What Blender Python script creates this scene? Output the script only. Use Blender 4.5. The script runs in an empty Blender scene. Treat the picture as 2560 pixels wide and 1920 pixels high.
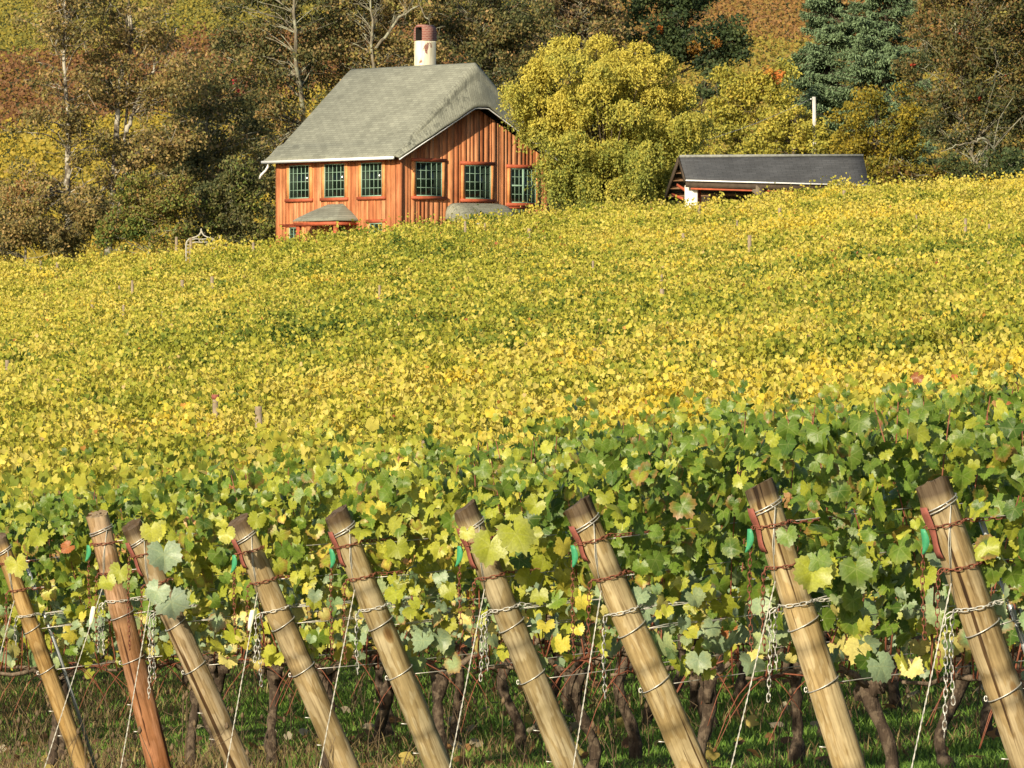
import bpy, math, random
import numpy as np
from mathutils import Vector, Matrix

random.seed(7)
RNG = np.random.default_rng(11)
F = 18000.0                       # focal length in photograph pixels (2560 wide)
PI = math.pi
SC = bpy.context.scene
COL = SC.collection

# ------------------------------------------------------------------ camera, light
cam = bpy.data.cameras.new('camera'); camo = bpy.data.objects.new('camera', cam); COL.objects.link(camo)
cam.sensor_width = 36.0; cam.sensor_fit = 'HORIZONTAL'; cam.lens = 36.0 * F / 2560.0
cam.clip_start = 1.0; cam.clip_end = 4000.0
camo.location = (0, 0, 0); camo.rotation_euler = (PI / 2, 0, 0)
SC.camera = camo
SUN_AZ, SUN_EL = math.radians(27), math.radians(22)
SUN = Vector((-math.sin(SUN_AZ) * math.cos(SUN_EL), -math.cos(SUN_AZ) * math.cos(SUN_EL), math.sin(SUN_EL)))
sl = bpy.data.lights.new('sun', 'SUN'); so = bpy.data.objects.new('sun', sl); COL.objects.link(so)
sl.energy = 5.0; sl.angle = math.radians(0.5); sl.color = (1.0, 0.86, 0.62)
so.rotation_euler = SUN.to_track_quat('Z', 'Y').to_euler()
w = bpy.data.worlds.new('World'); SC.world = w; w.use_nodes = True
nt = w.node_tree
sky = nt.nodes.new('ShaderNodeTexSky'); sky.sky_type = 'NISHITA'; sky.sun_disc = False
sky.sun_elevation = SUN_EL; sky.sun_rotation = PI + SUN_AZ
bg = nt.nodes['Background']; bg.inputs['Strength'].default_value = 0.085
nt.links.new(sky.outputs[0], bg.inputs['Color'])
SC.view_settings.view_transform = 'Standard'; SC.view_settings.look = 'None'
SC.view_settings.exposure = 0.58; SC.view_settings.gamma = 1.0
try:
    SC.cycles.max_bounces = 6; SC.cycles.transparent_max_bounces = 6
except Exception:
    pass

# ------------------------------------------------------------------ small maths
def P(px, py, D):
    return Vector(((px - 1280) / F * D, D, (960 - py) / F * D))

_ph = np.random.default_rng(3).uniform(0, 6.28, (24, 3))
_fr = np.random.default_rng(4).normal(0, 1, (24, 3))
def noise(p, scale, seed=0):
    """smooth noise about -1..1 at points p (N,3)"""
    p = np.asarray(p, float) * scale
    o = np.zeros(len(p))
    for i in range(6):
        k = (i + seed * 5) % 24
        a = p @ _fr[k] + _ph[k, 0]
        b = p @ _fr[(k + 7) % 24] * 1.7 + _ph[k, 1]
        o += np.sin(a) * np.cos(b)
    return o / 2.6

_ys = np.array([-60, 0, 30, 45, 60, 78, 95, 117, 150, 195, 230, 260, 272, 282, 300, 320, 335, 360, 400, 450, 500, 560, 640, 900])
_zs = np.array([-2.3, -2.25, -2.25, -2.33, -2.6, -2.78, -2.45, -1.56, -0.55, 0.9, 2.35, 3.95, 4.62, 4.5, 4.6, 5.2, 6.6, 10.0, 15.2, 21.8, 29.0, 37.0, 44.0, 46.0])
CREST_X = np.array([-400, 0, 250, 500, 700, 1000, 1250, 1500, 1750, 1900, 2050, 2130, 2300, 2560, 3000])
CREST_DZ = np.zeros(15)
_want = np.array([680, 648, 627, 604, 588, 543, 528, 506, 502, 486, 471, 453, 450, 436, 420])
def ground(x, y):
    x = np.asarray(x, float); y = np.asarray(y, float)
    z = np.interp(y, _ys, _zs)
    gx = np.interp(y, [30, 60, 260, 330, 420], [0.098, 0.095, 0.084, 0.04, 0.0])
    q = np.interp(y, [60, 260, 330, 420], [0.0, -0.0008, -0.0004, 0.0])
    xc = np.clip(x, -45, 45)
    px = 1280 + x / np.maximum(y, 40) * F
    return z + gx * xc + q * xc * xc + np.interp(px, CREST_X, CREST_DZ) * np.interp(y, [140, 262, 290, 340], [0, 1, 1, 0])

_gx = (CREST_X - 1280) / F * 271.0
CREST_DZ = (960 - _want) / F * 271.0 - 1.95 - ground(_gx, np.full(15, 271.0))
# ------------------------------------------------------------------ materials
def new_mat(name):
    m = bpy.data.materials.new(name); m.use_nodes = True
    n = m.node_tree; b = n.nodes['Principled BSDF']
    return m, n, b
def nd(n, typ, **kw):
    o = n.nodes.new(typ)
    for k, v in kw.items(): setattr(o, k, v)
    return o
def setv(node, d):
    for k, v in d.items(): node.inputs[k].default_value = v
def ramp(n, fac, stops):
    r = n.nodes.new('ShaderNodeValToRGB')
    while len(r.color_ramp.elements) < len(stops): r.color_ramp.elements.new(0.5)
    for e, (p, c) in zip(r.color_ramp.elements, stops):
        e.position = p; e.color = (c[0], c[1], c[2], 1)
    n.links.new(fac, r.inputs[0])
    return r.outputs[0]
def mixc(n, fac, a, b, mode='MIX'):
    m = n.nodes.new('ShaderNodeMix'); m.data_type = 'RGBA'; m.blend_type = mode
    for s, v in ((m.inputs[0], fac), (m.inputs[6], a), (m.inputs[7], b)):
        if hasattr(v, 'is_linked'): n.links.new(v, s)
        elif isinstance(v, (int, float)): s.default_value = v
        else: s.default_value = (v[0], v[1], v[2], 1)
    return m.outputs[2]
def math_(n, op, a, b=None, c=None):
    m = n.nodes.new('ShaderNodeMath'); m.operation = op
    for i, v in enumerate((a, b, c)):
        if v is None: continue
        if hasattr(v, 'is_linked'): n.links.new(v, m.inputs[i])
        else: m.inputs[i].default_value = v
    return m.outputs[0]
def texco(n, kind='Object', scale=(1, 1, 1), rot=(0, 0, 0)):
    t = n.nodes.new('ShaderNodeTexCoord'); mp = n.nodes.new('ShaderNodeMapping')
    mp.inputs['Scale'].default_value = scale; mp.inputs['Rotation'].default_value = rot
    n.links.new(t.outputs[kind], mp.inputs[0]); return mp.outputs[0]
def noisetex(n, vec, scale, detail=4, rough=0.55, out='Fac'):
    t = n.nodes.new('ShaderNodeTexNoise'); setv(t, {'Scale': scale, 'Detail': detail, 'Roughness': rough})
    n.links.new(vec, t.inputs['Vector']); return t.outputs[out]
def bump(n, b, h, strength=0.4, dist=0.02):
    u = n.nodes.new('ShaderNodeBump'); setv(u, {'Strength': strength, 'Distance': dist})
    n.links.new(h, u.inputs['Height']); n.links.new(u.outputs[0], b.inputs['Normal'])

def leaf_mat(name, trans=0.3, veins=False, rough=0.5, spec=0.35):
    m, n, b = new_mat(name)
    at = nd(n, 'ShaderNodeAttribute', attribute_name='col')
    col = at.outputs['Color']
    if veins:
        uv = nd(n, 'ShaderNodeUVMap'); sp = nd(n, 'ShaderNodeSeparateXYZ'); n.links.new(uv.outputs[0], sp.inputs[0])
        X, Y = sp.outputs[0], sp.outputs[1]
        tot = None
        for a in (0, 56, -56, 115, -115):
            dx, dy = math.sin(math.radians(a)), math.cos(math.radians(a))
            cr = math_(n, 'ABSOLUTE', math_(n, 'SUBTRACT', math_(n, 'MULTIPLY', X, dy), math_(n, 'MULTIPLY', Y, dx)))
            dt = math_(n, 'ADD', math_(n, 'MULTIPLY', X, dx), math_(n, 'MULTIPLY', Y, dy))
            v = math_(n, 'MULTIPLY', math_(n, 'LESS_THAN', cr, 0.028), math_(n, 'GREATER_THAN', dt, 0.02))
            tot = v if tot is None else math_(n, 'MAXIMUM', tot, v)
        rr = math_(n, 'SQRT', math_(n, 'ADD', math_(n, 'MULTIPLY', X, X), math_(n, 'MULTIPLY', Y, Y)))
        at2 = nd(n, 'ShaderNodeAttribute', attribute_name='edge')
        tc = texco(n, 'Object')
        nz = noisetex(n, tc, 28, 3)
        ef = math_(n, 'MULTIPLY', math_(n, 'SUBTRACT', math_(n, 'ADD', rr, math_(n, 'MULTIPLY', nz, 0.7)), 0.75), 1.6)
        ef = nd(n, 'ShaderNodeClamp').inputs[0].node and ef
        cl = nd(n, 'ShaderNodeClamp'); n.links.new(ef, cl.inputs[0])
        col = mixc(n, cl.outputs[0], col, at2.outputs['Color'])
        col = mixc(n, math_(n, 'MULTIPLY', tot, 0.16), col, (0.5, 0.5, 0.2))
        nz2 = noisetex(n, tc, 90, 2)
        col = mixc(n, 1.0, col, ramp(n, nz2, [(0.3, (0.8, 0.8, 0.8)), (0.7, (1.1, 1.1, 1.1))]), 'MULTIPLY')
        bump(n, b, math_(n, 'SUBTRACT', nz2, math_(n, 'MULTIPLY', tot, 0.4)), 0.35, 0.004)
    n.links.new(col, b.inputs['Base Color'])
    setv(b, {'Roughness': rough, 'Specular IOR Level': spec})
    tr = n.nodes.new('ShaderNodeBsdfTranslucent'); n.links.new(col, tr.inputs[0])
    mx = n.nodes.new('ShaderNodeMixShader'); mx.inputs[0].default_value = trans
    n.links.new(b.outputs[0], mx.inputs[1]); n.links.new(tr.outputs[0], mx.inputs[2])
    n.links.new(mx.outputs[0], n.nodes['Material Output'].inputs[0])
    return m

def plain(name, c, rough=0.7, metal=0.0, var=0.25, scale=8.0, spec=0.3):
    m, n, b = new_mat(name)
    f = noisetex(n, texco(n), scale, 5)
    col = ramp(n, f, [(0.3, [v * (1 - var) for v in c]), (0.7, [min(1, v * (1 + var)) for v in c])])
    n.links.new(col, b.inputs['Base Color']); setv(b, {'Roughness': rough, 'Metallic': metal, 'Specular IOR Level': spec})
    return m

def wood_post_mat():
    m, n, b = new_mat('weathered_post_wood')
    oi = nd(n, 'ShaderNodeObjectInfo')
    t = nd(n, 'ShaderNodeTexCoord')
    ad = nd(n, 'ShaderNodeVectorMath', operation='MULTIPLY_ADD')
    cmb = nd(n, 'ShaderNodeCombineXYZ'); n.links.new(oi.outputs['Random'], cmb.inputs[0]); n.links.new(oi.outputs['Random'], cmb.inputs[2])
    n.links.new(cmb.outputs[0], ad.inputs[0]); ad.inputs[1].default_value = (9, 9, 9); n.links.new(t.outputs['Object'], ad.inputs[2])
    mp = nd(n, 'ShaderNodeMapping'); mp.inputs['Scale'].default_value = (1, 1, 0.055); n.links.new(ad.outputs[0], mp.inputs[0])
    grain = noisetex(n, mp.outputs[0], 60, 6, 0.62)
    broad = noisetex(n, ad.outputs[0], 4.0, 4, 0.6)
    mp2 = nd(n, 'ShaderNodeMapping'); mp2.inputs['Scale'].default_value = (1, 1, 0.3); n.links.new(ad.outputs[0], mp2.inputs[0])
    peel = noisetex(n, mp2.outputs[0], 13, 3, 0.5)
    at = nd(n, 'ShaderNodeAttribute', attribute_name='col')
    c1 = mixc(n, 1.0, at.outputs['Color'], ramp(n, grain, [(0.3, (0.42, 0.36, 0.28)), (0.47, (0.92, 0.9, 0.86)), (0.6, (1.12, 1.12, 1.1)), (0.75, (1.3, 1.28, 1.2))]), 'MULTIPLY')
    c1 = mixc(n, 1.0, c1, ramp(n, broad, [(0.3, (0.66, 0.62, 0.52)), (0.45, (0.9, 0.88, 0.82)), (0.62, (1.12, 1.1, 1.06))]), 'MULTIPLY')
    c1 = mixc(n, 1.0, c1, ramp(n, peel, [(0.47, (1, 1, 1)), (0.5, (0.78, 0.72, 0.6)), (0.62, (0.86, 0.8, 0.68)), (0.64, (1, 1, 1))]), 'MULTIPLY')
    vo = nd(n, 'ShaderNodeTexVoronoi'); setv(vo, {'Scale': 5.5}); mp3 = nd(n, 'ShaderNodeMapping'); mp3.inputs['Scale'].default_value = (1, 1, 0.5)
    n.links.new(ad.outputs[0], mp3.inputs[0]); n.links.new(mp3.outputs[0], vo.inputs['Vector'])
    knot = ramp(n, vo.outputs['Distance'], [(0.0, (0.2, 0.12, 0.07)), (0.085, (0.42, 0.3, 0.19)), (0.13, (0.72, 0.6, 0.45)), (0.16, (1, 1, 1))])
    c1 = mixc(n, 1.0, c1, knot, 'MULTIPLY')
    mpc = nd(n, 'ShaderNodeMapping'); mpc.inputs['Scale'].default_value = (1, 1, 0.02); n.links.new(ad.outputs[0], mpc.inputs[0])
    crack = noisetex(n, mpc.outputs[0], 26, 3, 0.5)
    c1 = mixc(n, 1.0, c1, ramp(n, crack, [(0.33, (0.2, 0.14, 0.09)), (0.365, (1, 1, 1))]), 'MULTIPLY')
    n.links.new(c1, b.inputs['Base Color']); setv(b, {'Roughness': 0.75, 'Specular IOR Level': 0.25})
    bump(n, b, math_(n, 'ADD', grain, crack), 0.5, 0.006)
    return m

def bark_mat(name, c, sc=14.0, str_=0.9, spots=None):
    m, n, b = new_mat(name)
    v = texco(n, 'Object', (1, 1, 0.25)); f = noisetex(n, v, sc, 6, 0.65)
    col = ramp(n, f, [(0.3, [x * 0.35 for x in c]), (0.52, c), (0.75, [min(1, x * 1.6) for x in c])])
    if spots:
        f2 = noisetex(n, texco(n), spots[1], 4, 0.6)
        col = mixc(n, ramp(n, f2, [(0.48, (0, 0, 0)), (0.56, (1, 1, 1))]), col, spots[0])
    n.links.new(col, b.inputs['Base Color']); setv(b, {'Roughness': 0.9, 'Specular IOR Level': 0.15})
    bump(n, b, f, str_, 0.02)
    return m

M = {}
M['vine_leaf'] = leaf_mat('vine_leaf', 0.3, True, 0.42, 0.4)
M['hill_leaf'] = leaf_mat('hill_vine_leaf', 0.46, False, 0.55, 0.25)
M['tree_leaf'] = leaf_mat('tree_leaf', 0.34, False, 0.6, 0.2)
M['needle'] = leaf_mat('spruce_needles', 0.1, False, 0.6, 0.25)
M['grass'] = leaf_mat('grass_blade', 0.25, False, 0.6, 0.2)
M['post'] = wood_post_mat()
M['stake'] = plain('old_line_post', (0.24, 0.19, 0.13), 0.85, 0, 0.3, 9)
M['galv'] = plain('galvanised_wire', (0.50, 0.49, 0.46), 0.42, 0.55, 0.2, 20)
M['pale'] = plain('pale_chain', (0.50, 0.495, 0.46), 0.5, 0.2, 0.25, 20)
M['guy'] = plain('dull_twisted_wire', (0.46, 0.45, 0.40), 0.5, 0.3, 0.25, 20)
M['rust'] = plain('rusty_iron', (0.20, 0.075, 0.045), 0.8, 0.1, 0.4, 60)
M['strap'] = plain('rust_painted_strap', (0.23, 0.075, 0.055), 0.75, 0.0, 0.2, 30)
M['green'] = plain('green_plastic', (0.05, 0.27, 0.13), 0.45, 0, 0.08, 20)
M['white_tag'] = plain('cream_plastic', (0.75, 0.75, 0.55), 0.5, 0, 0.05, 20)
M['steel'] = plain('grey_steel_pipe', (0.36, 0.39, 0.42), 0.45, 0.5, 0.12, 14)
M['vine_bark'] = bark_mat('vine_bark', (0.058, 0.042, 0.031), 34, 1.0, ((0.115, 0.088, 0.064), 18))
M['cordon'] = bark_mat('cordon_bark', (0.17, 0.13, 0.095), 40, 0.8)
M['cane'] = plain('red_brown_cane', (0.20, 0.07, 0.04), 0.55, 0, 0.35, 25)
M['bark'] = bark_mat('dark_bark', (0.11, 0.09, 0.065), 5)
M['lichen_bark'] = bark_mat('lichen_bark', (0.17, 0.15, 0.11), 5, 0.8, ((0.27, 0.275, 0.20), 3.0))
M['pale_bark'] = bark_mat('pale_bark', (0.13, 0.11, 0.085), 5, 0.8, ((0.38, 0.355, 0.29), 2.2))
M['stalk'] = plain('dry_stalk', (0.12, 0.085, 0.05), 0.8, 0, 0.4, 30)

# ------------------------------------------------------------------ mesh helpers
def tag(o, label=None, cat=None, group=None, kind=None):
    if label: o['label'] = label
    if cat: o['category'] = cat
    if group: o['group'] = group
    if kind: o['kind'] = kind
    return o
def empty(name, loc, rot=(0, 0, 0)):
    o = bpy.data.objects.new(name, None); COL.objects.link(o); o.location = loc; o.rotation_euler = rot
    o.empty_display_size = 0.2
    return o

class MB:
    """collects polygons as numpy arrays and links them as one mesh object"""
    def __init__(s): s.v = []; s.f = []; s.n = 0; s.c = []; s.u = []; s.e = []
    def add(s, v, faces, col=None, uv=None, edge=None):
        v = np.asarray(v, float).reshape(-1, 3)
        for f in faces:
            f = np.asarray(f, int)
            s.f.append((f.reshape(-1) + s.n, np.full(f.shape[0], f.shape[1])) if f.ndim == 2 else (f + s.n, np.array([len(f)])))
        s.v.append(v); s.n += len(v)
        if col is not None: s.c.append(np.broadcast_to(np.asarray(col, float), (len(v), 3)))
        elif s.c or False: s.c.append(np.full((len(v), 3), 0.5))
        if uv is not None: s.u.append(uv)
        if edge is not None: s.e.append(np.broadcast_to(np.asarray(edge, float), (len(v), 3)))
    def box(s, x0, x1, y0, y1, z0, z1, col=None):
        v = [(x, y, z) for z in (z0, z1) for x, y in ((x0, y0), (x1, y0), (x1, y1), (x0, y1))]
        s.add(v, [np.array([[0, 3, 2, 1], [4, 5, 6, 7], [0, 1, 5, 4], [1, 2, 6, 5], [2, 3, 7, 6], [3, 0, 4, 7]])], col)
    def bar(s, a, b, wd, ht, up=(0, 0, 1), col=None):
        a, b, up = Vector(a), Vector(b), Vector(up); d = (b - a).normalized(); sd = d.cross(up).normalized(); u = sd.cross(d)
        v = [p + sd * (i * wd / 2) + u * (j * ht / 2) for p in (a, b) for i, j in ((-1, -1), (1, -1), (1, 1), (-1, 1))]
        s.add([tuple(p) for p in v], [np.array([[0, 1, 2, 3], [7, 6, 5, 4], [0, 4, 5, 1], [1, 5, 6, 2], [2, 6, 7, 3], [3, 7, 4, 0]])], col)
    def tube(s, pts, r, sides=6, cap=True, col=None, closed=False):
        p = np.asarray([tuple(q) for q in pts], float); m = len(p)
        r = np.broadcast_to(np.asarray(r, float), (m,))
        t = np.gradient(p, axis=0) if not closed else np.roll(p, -1, 0) - np.roll(p, 1, 0)
        t /= np.linalg.norm(t, axis=1)[:, None] + 1e-12
        ref = np.array([0, 0, 1.0]) if abs(t[:, 2]).mean() < 0.8 else np.array([0, 1.0, 0.1])
        a = np.cross(t, ref); a /= np.linalg.norm(a, axis=1)[:, None] + 1e-12
        b = np.cross(a, t)
        an = np.arange(sides) * 2 * PI / sides
        ring = p[:, None, :] + r[:, None, None] * (np.cos(an)[None, :, None] * a[:, None, :] + np.sin(an)[None, :, None] * b[:, None, :])
        k = np.arange(sides); k2 = (k + 1) % sides
        mm = m if closed else m - 1
        i = np.arange(mm)[:, None]; j = (i + 1) % m
        q = np.stack([i * sides + k, j * sides + k, j * sides + k2, i * sides + k2], -1).reshape(-1, 4)
        fs = [q]
        if cap and not closed: fs += [np.arange(sides)[None, :], np.arange(sides)[::-1][None, :] + (m - 1) * sides]
        s.add(ring.reshape(-1, 3), fs, col)
    def scatter(s, tv, tf, cen, nrm, tip, size, col, uvt=None, edge=None):
        """copies of a leaf template: local x across, y to the tip, z the normal"""
        n = len(cen); nrm = nrm / (np.linalg.norm(nrm, axis=1)[:, None] + 1e-9)
        tip = tip - nrm * np.sum(tip * nrm, 1)[:, None]; tip /= np.linalg.norm(tip, axis=1)[:, None] + 1e-9
        xx = np.cross(tip, nrm)
        tv = np.asarray(tv, float)
        V = cen[:, None, :] + size[:, None, None] * (tv[None, :, 0:1] * xx[:, None, :] + tv[None, :, 1:2] * tip[:, None, :] + tv[None, :, 2:3] * nrm[:, None, :])
        m = len(tv)
        off = (np.arange(n) * m)[:, None, None]
        fs = [(np.asarray(f)[None] + off).reshape(-1, np.asarray(f).shape[1]) for f in tf]
        s.add(V.reshape(-1, 3), fs, np.repeat(col, m, 0), np.tile(uvt, (n, 1)) if uvt is not None else None,
              np.repeat(edge, m, 0) if edge is not None else None)
    def build(s, name, mat, parent=None, smooth=False, loc=None, rot=None):
        if not s.f or sum(len(c) for _, c in s.f) == 0: return None
        me = bpy.data.meshes.new(name)
        v = np.concatenate(s.v); li = np.concatenate([a for a, _ in s.f]); ct = np.concatenate([c for _, c in s.f])
        me.vertices.add(len(v)); me.vertices.foreach_set('co', v.ravel().astype(np.float32))
        me.loops.add(len(li)); me.loops.foreach_set('vertex_index', li.astype(np.int32))
        me.polygons.add(len(ct)); st = np.concatenate([[0], np.cumsum(ct)[:-1]])
        me.polygons.foreach_set('loop_start', st.astype(np.int32))
        try: me.polygons.foreach_set('loop_total', ct.astype(np.int32))
        except Exception: pass
        if s.u:
            u = me.uv_layers.new(name='UVMap'); uv = np.concatenate(s.u)[li]
            u.data.foreach_set('uv', uv.ravel().astype(np.float32))
        me.update(calc_edges=True)
        for nm, arr in (('col', s.c), ('edge', s.e)):
            if arr:
                c = np.concatenate(arr); c = np.concatenate([c, np.ones((len(c), 1))], 1)
                if len(c) == len(v):
                    a = me.color_attributes.new(nm, 'FLOAT_COLOR', 'POINT'); a.data.foreach_set('color', c.ravel().astype(np.float32))
        if smooth: me.polygons.foreach_set('use_smooth', np.ones(len(ct), bool))
        for mm in (mat if isinstance(mat, (list, tuple)) else [mat]): me.materials.append(mm)
        o = bpy.data.objects.new(name, me); COL.objects.link(o)
        if parent: o.parent = parent
        if loc is not None: o.location = loc
        if rot is not None: o.rotation_euler = rot
        return o

def unit(n):
    v = RNG.normal(0, 1, (n, 3)); return v / np.linalg.norm(v, axis=1)[:, None]
def pick(pal, wts, n):
    pal = np.asarray(pal, float); wts = np.asarray(wts, float); k = RNG.choice(len(pal), n, p=wts / wts.sum())
    c = pal[k] * RNG.uniform(0.82, 1.18, (n, 1)); return np.clip(c, 0.004, 0.9)

# leaf templates ---------------------------------------------------------------
def grape_leaf(seed):
    r = np.random.default_rng(seed)
    ka = np.array([0, 14, 31, 44, 58, 74, 92, 106, 122, 140, 158, 176])
    kr = np.array([1.0, 0.93, 0.80, 0.88, 0.95, 0.90, 0.80, 0.86, 0.88, 0.84, 0.72, 0.16])
    kr = kr * (1 + r.normal(0, 0.05, len(kr)))
    half = np.linspace(0, 176, 19)
    angs = np.concatenate([-half[::-1], half[1:]])
    rad = np.interp(np.abs(angs), ka, kr) * (1 + 0.065 * np.where(np.arange(len(angs)) % 2 == 0, 1, -1)) * (1 + r.normal(0, 0.025, len(angs)))
    a = np.radians(angs)
    o = np.stack([np.sin(a) * rad, np.cos(a) * rad], 1)
    inn = o * 0.52
    cur = r.uniform(-0.55, -0.08); fold = r.uniform(0.03, 0.45); wav = r.uniform(0.04, 0.16); ph = r.uniform(0, 6)
    def zz(p):
        R = np.hypot(p[:, 0], p[:, 1]); A = np.arctan2(p[:, 0], p[:, 1])
        return cur * R ** 2 * 0.8 + fold * np.abs(p[:, 0]) + wav * R ** 2 * np.sin(3 * A + ph)
    pts = np.concatenate([[[0, 0]], inn, o]); v = np.column_stack([pts * 0.5, zz(pts) * 0.5])
    n = len(o)
    tri = np.array([[0, 1 + i, 2 + i] for i in range(n - 1)])
    qd = np.array([[1 + i, 1 + n + i, 2 + n + i, 2 + i] for i in range(n - 1)])
    return v, [tri[:, ::-1], qd[:, ::-1]], pts
GL = [grape_leaf(i) for i in range(12)]
def simple_leaf():
    L = np.array([[0, -0.28, 0], [0.30, -0.42, 0.05], [0.50, -0.02, 0.02], [0.30, 0.22, 0.06], [0, 0.5, -0.08],
                  [-0.30, 0.22, 0.06], [-0.50, -0.02, 0.02], [-0.30, -0.42, 0.05]])
    return L, [np.array([[0, 1, 2, 3, 4], [0, 4, 5, 6, 7]])]
SL = simple_leaf()
DL = (np.array([[0, -0.5, 0], [0.3, 0.02, 0.06], [0, 0.5, 0], [-0.3, 0.02, 0.06]]), [np.array([[0, 1, 2, 3]])])
NL = (np.array([[0, -0.5, 0], [0.13, 0.0, 0.02], [0, 0.5, -0.05], [-0.13, 0.0, 0.02]]), [np.array([[0, 1, 2, 3]])])

# ------------------------------------------------------------------ terrain
def build_ground():
    ys = np.concatenate([np.arange(-60, 30, 10), np.arange(30, 80, 1.0), np.arange(80, 340, 4), np.arange(340, 560, 6), np.arange(560, 1000, 40)])
    us = np.concatenate([[-9, -5, -3, -2], np.linspace(-1.5, 1.5, 61), [2, 3, 5, 9]])
    V = []
    for y in ys:
        wd = max(6.0, 0.0711 * max(y, 30) + 3)
        for u in us: V.append((u * wd, y, 0))
    V = np.array(V); V[:, 2] = ground(V[:, 0], V[:, 1]) + 0.03 * noise(V, 0.9, 1) * (V[:, 1] > 32)
    nx = len(us); q = []
    for i in range(len(ys) - 1):
        for j in range(nx - 1):
            a = i * nx + j; q.append((a, a + 1, a + nx + 1, a + nx))
    m, n, b = new_mat('vineyard_soil_and_turf')
    v = texco(n); f1 = noisetex(n, v, 0.6, 5); f2 = noisetex(n, v, 9, 6, 0.7)
    c = ramp(n, f1, [(0.35, (0.045, 0.07, 0.022)), (0.55, (0.075, 0.08, 0.03)), (0.7, (0.10, 0.075, 0.04))])
    c = mixc(n, 1.0, c, ramp(n, f2, [(0.3, (0.5, 0.5, 0.5)), (0.7, (1.3, 1.3, 1.3))]), 'MULTIPLY')
    n.links.new(c, b.inputs['Base Color']); setv(b, {'Roughness': 0.95, 'Specular IOR Level': 0.1}); bump(n, b, f2, 0.8, 0.05)
    mb = MB(); mb.add(V, [np.array(q)])
    o = mb.build('ground', m, smooth=True); tag(o, kind='structure')
build_ground()

# ------------------------------------------------------------------ end posts
A = math.radians(25)
DX, DY = math.cos(A), math.sin(A)                       # direction of every vine row, to the right and away
PN = np.array([DY, -DX, 0.0])                            # side of the row that faces the camera
ORD = ['first', 'second', 'third', 'fourth', 'fifth', 'sixth', 'seventh', 'eighth', 'ninth']
#        top px        base px       depth  width px  colour               look
POSTS = [((-3, 1340), (221, 1918), 47.9, 42, (0.33, 0.23, 0.105), 'slim honey brown'),
         ((242, 1286), (408, 1922), 46.4, 57, (0.44, 0.27, 0.17), 'reddish peeling'),
         ((330, 1312), (622, 1968), 44.3, 61, (0.315, 0.26, 0.18), 'cracked tan'),
         ((596, 1300), (895, 1992), 42.0, 66, (0.32, 0.265, 0.17), 'split tan'),
         ((840, 1280), (1137, 2020), 39.6, 68, (0.325, 0.28, 0.18), 'smooth tan'),
         ((1161, 1268), (1475, 2050), 37.2, 71, (0.325, 0.28, 0.185), 'tan'),
         ((1442, 1258), (1806, 2085), 34.7, 79, (0.395, 0.33, 0.205), 'pale knotty'),
         ((1897, 1212), (2193, 2138), 32.3, 82, (0.395, 0.325, 0.20), 'pale peeling'),
         ((2330, 1204), (2664, 2185), 30.0, 91, (0.33, 0.27, 0.17), 'thick tan')]
ROWS = []
def chain_mb(path, link=0.036, wd=0.016, r=0.0026):
    p = [Vector(q) for q in path]; L = [0]
    for a, b in zip(p, p[1:]): L.append(L[-1] + (b - a).length)
    def at(s):
        s = min(max(s, 0), L[-1] - 1e-6)
        for i in range(len(p) - 1):
            if s <= L[i + 1]: return p[i].lerp(p[i + 1], (s - L[i]) / max(1e-9, L[i + 1] - L[i]))
        return p[-1]
    mb = MB(); step = link - 2.6 * r; k = 0; s = 0.0
    while s + link < L[-1] + 0.01:
        a, b = at(s), at(s + link); d = (b - a).normalized(); c = (a + b) / 2
        sd = d.cross(Vector((0.35, -1, 0.1))).normalized()
        q = Matrix.Rotation((PI / 2 if k % 2 else 0) + random.uniform(-0.25, 0.25) + 0.5, 3, d) @ sd
        pts = []
        hl, hw = link / 2, wd / 2
        for t in range(10):
            an = t * 2 * PI / 10
            cx = math.copysign(abs(math.cos(an)) ** 0.75, math.cos(an)) * hl; cy = math.copysign(abs(math.sin(an)) ** 0.75, math.sin(an)) * hw
            pts.append(c + d * cx + q * cy)
        mb.tube(pts, r, 5, False, None, True); s += step; k += 1
    return mb

def ring_path(c, ax, r, a0, a1, n=10, tilt=0.0):
    ax = ax.normalized(); e1 = Vector((0, 1, 0)).cross(ax).normalized(); e2 = ax.cross(e1).normalized()   # e1 left/right, e2 depth
    return [c + e1 * (math.cos(a) * r) + e2 * (math.sin(a) * r) + ax * (tilt * math.cos(a)) for a in [a0 + (a1 - a0) * i / (n - 1) for i in range(n)]]

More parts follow.
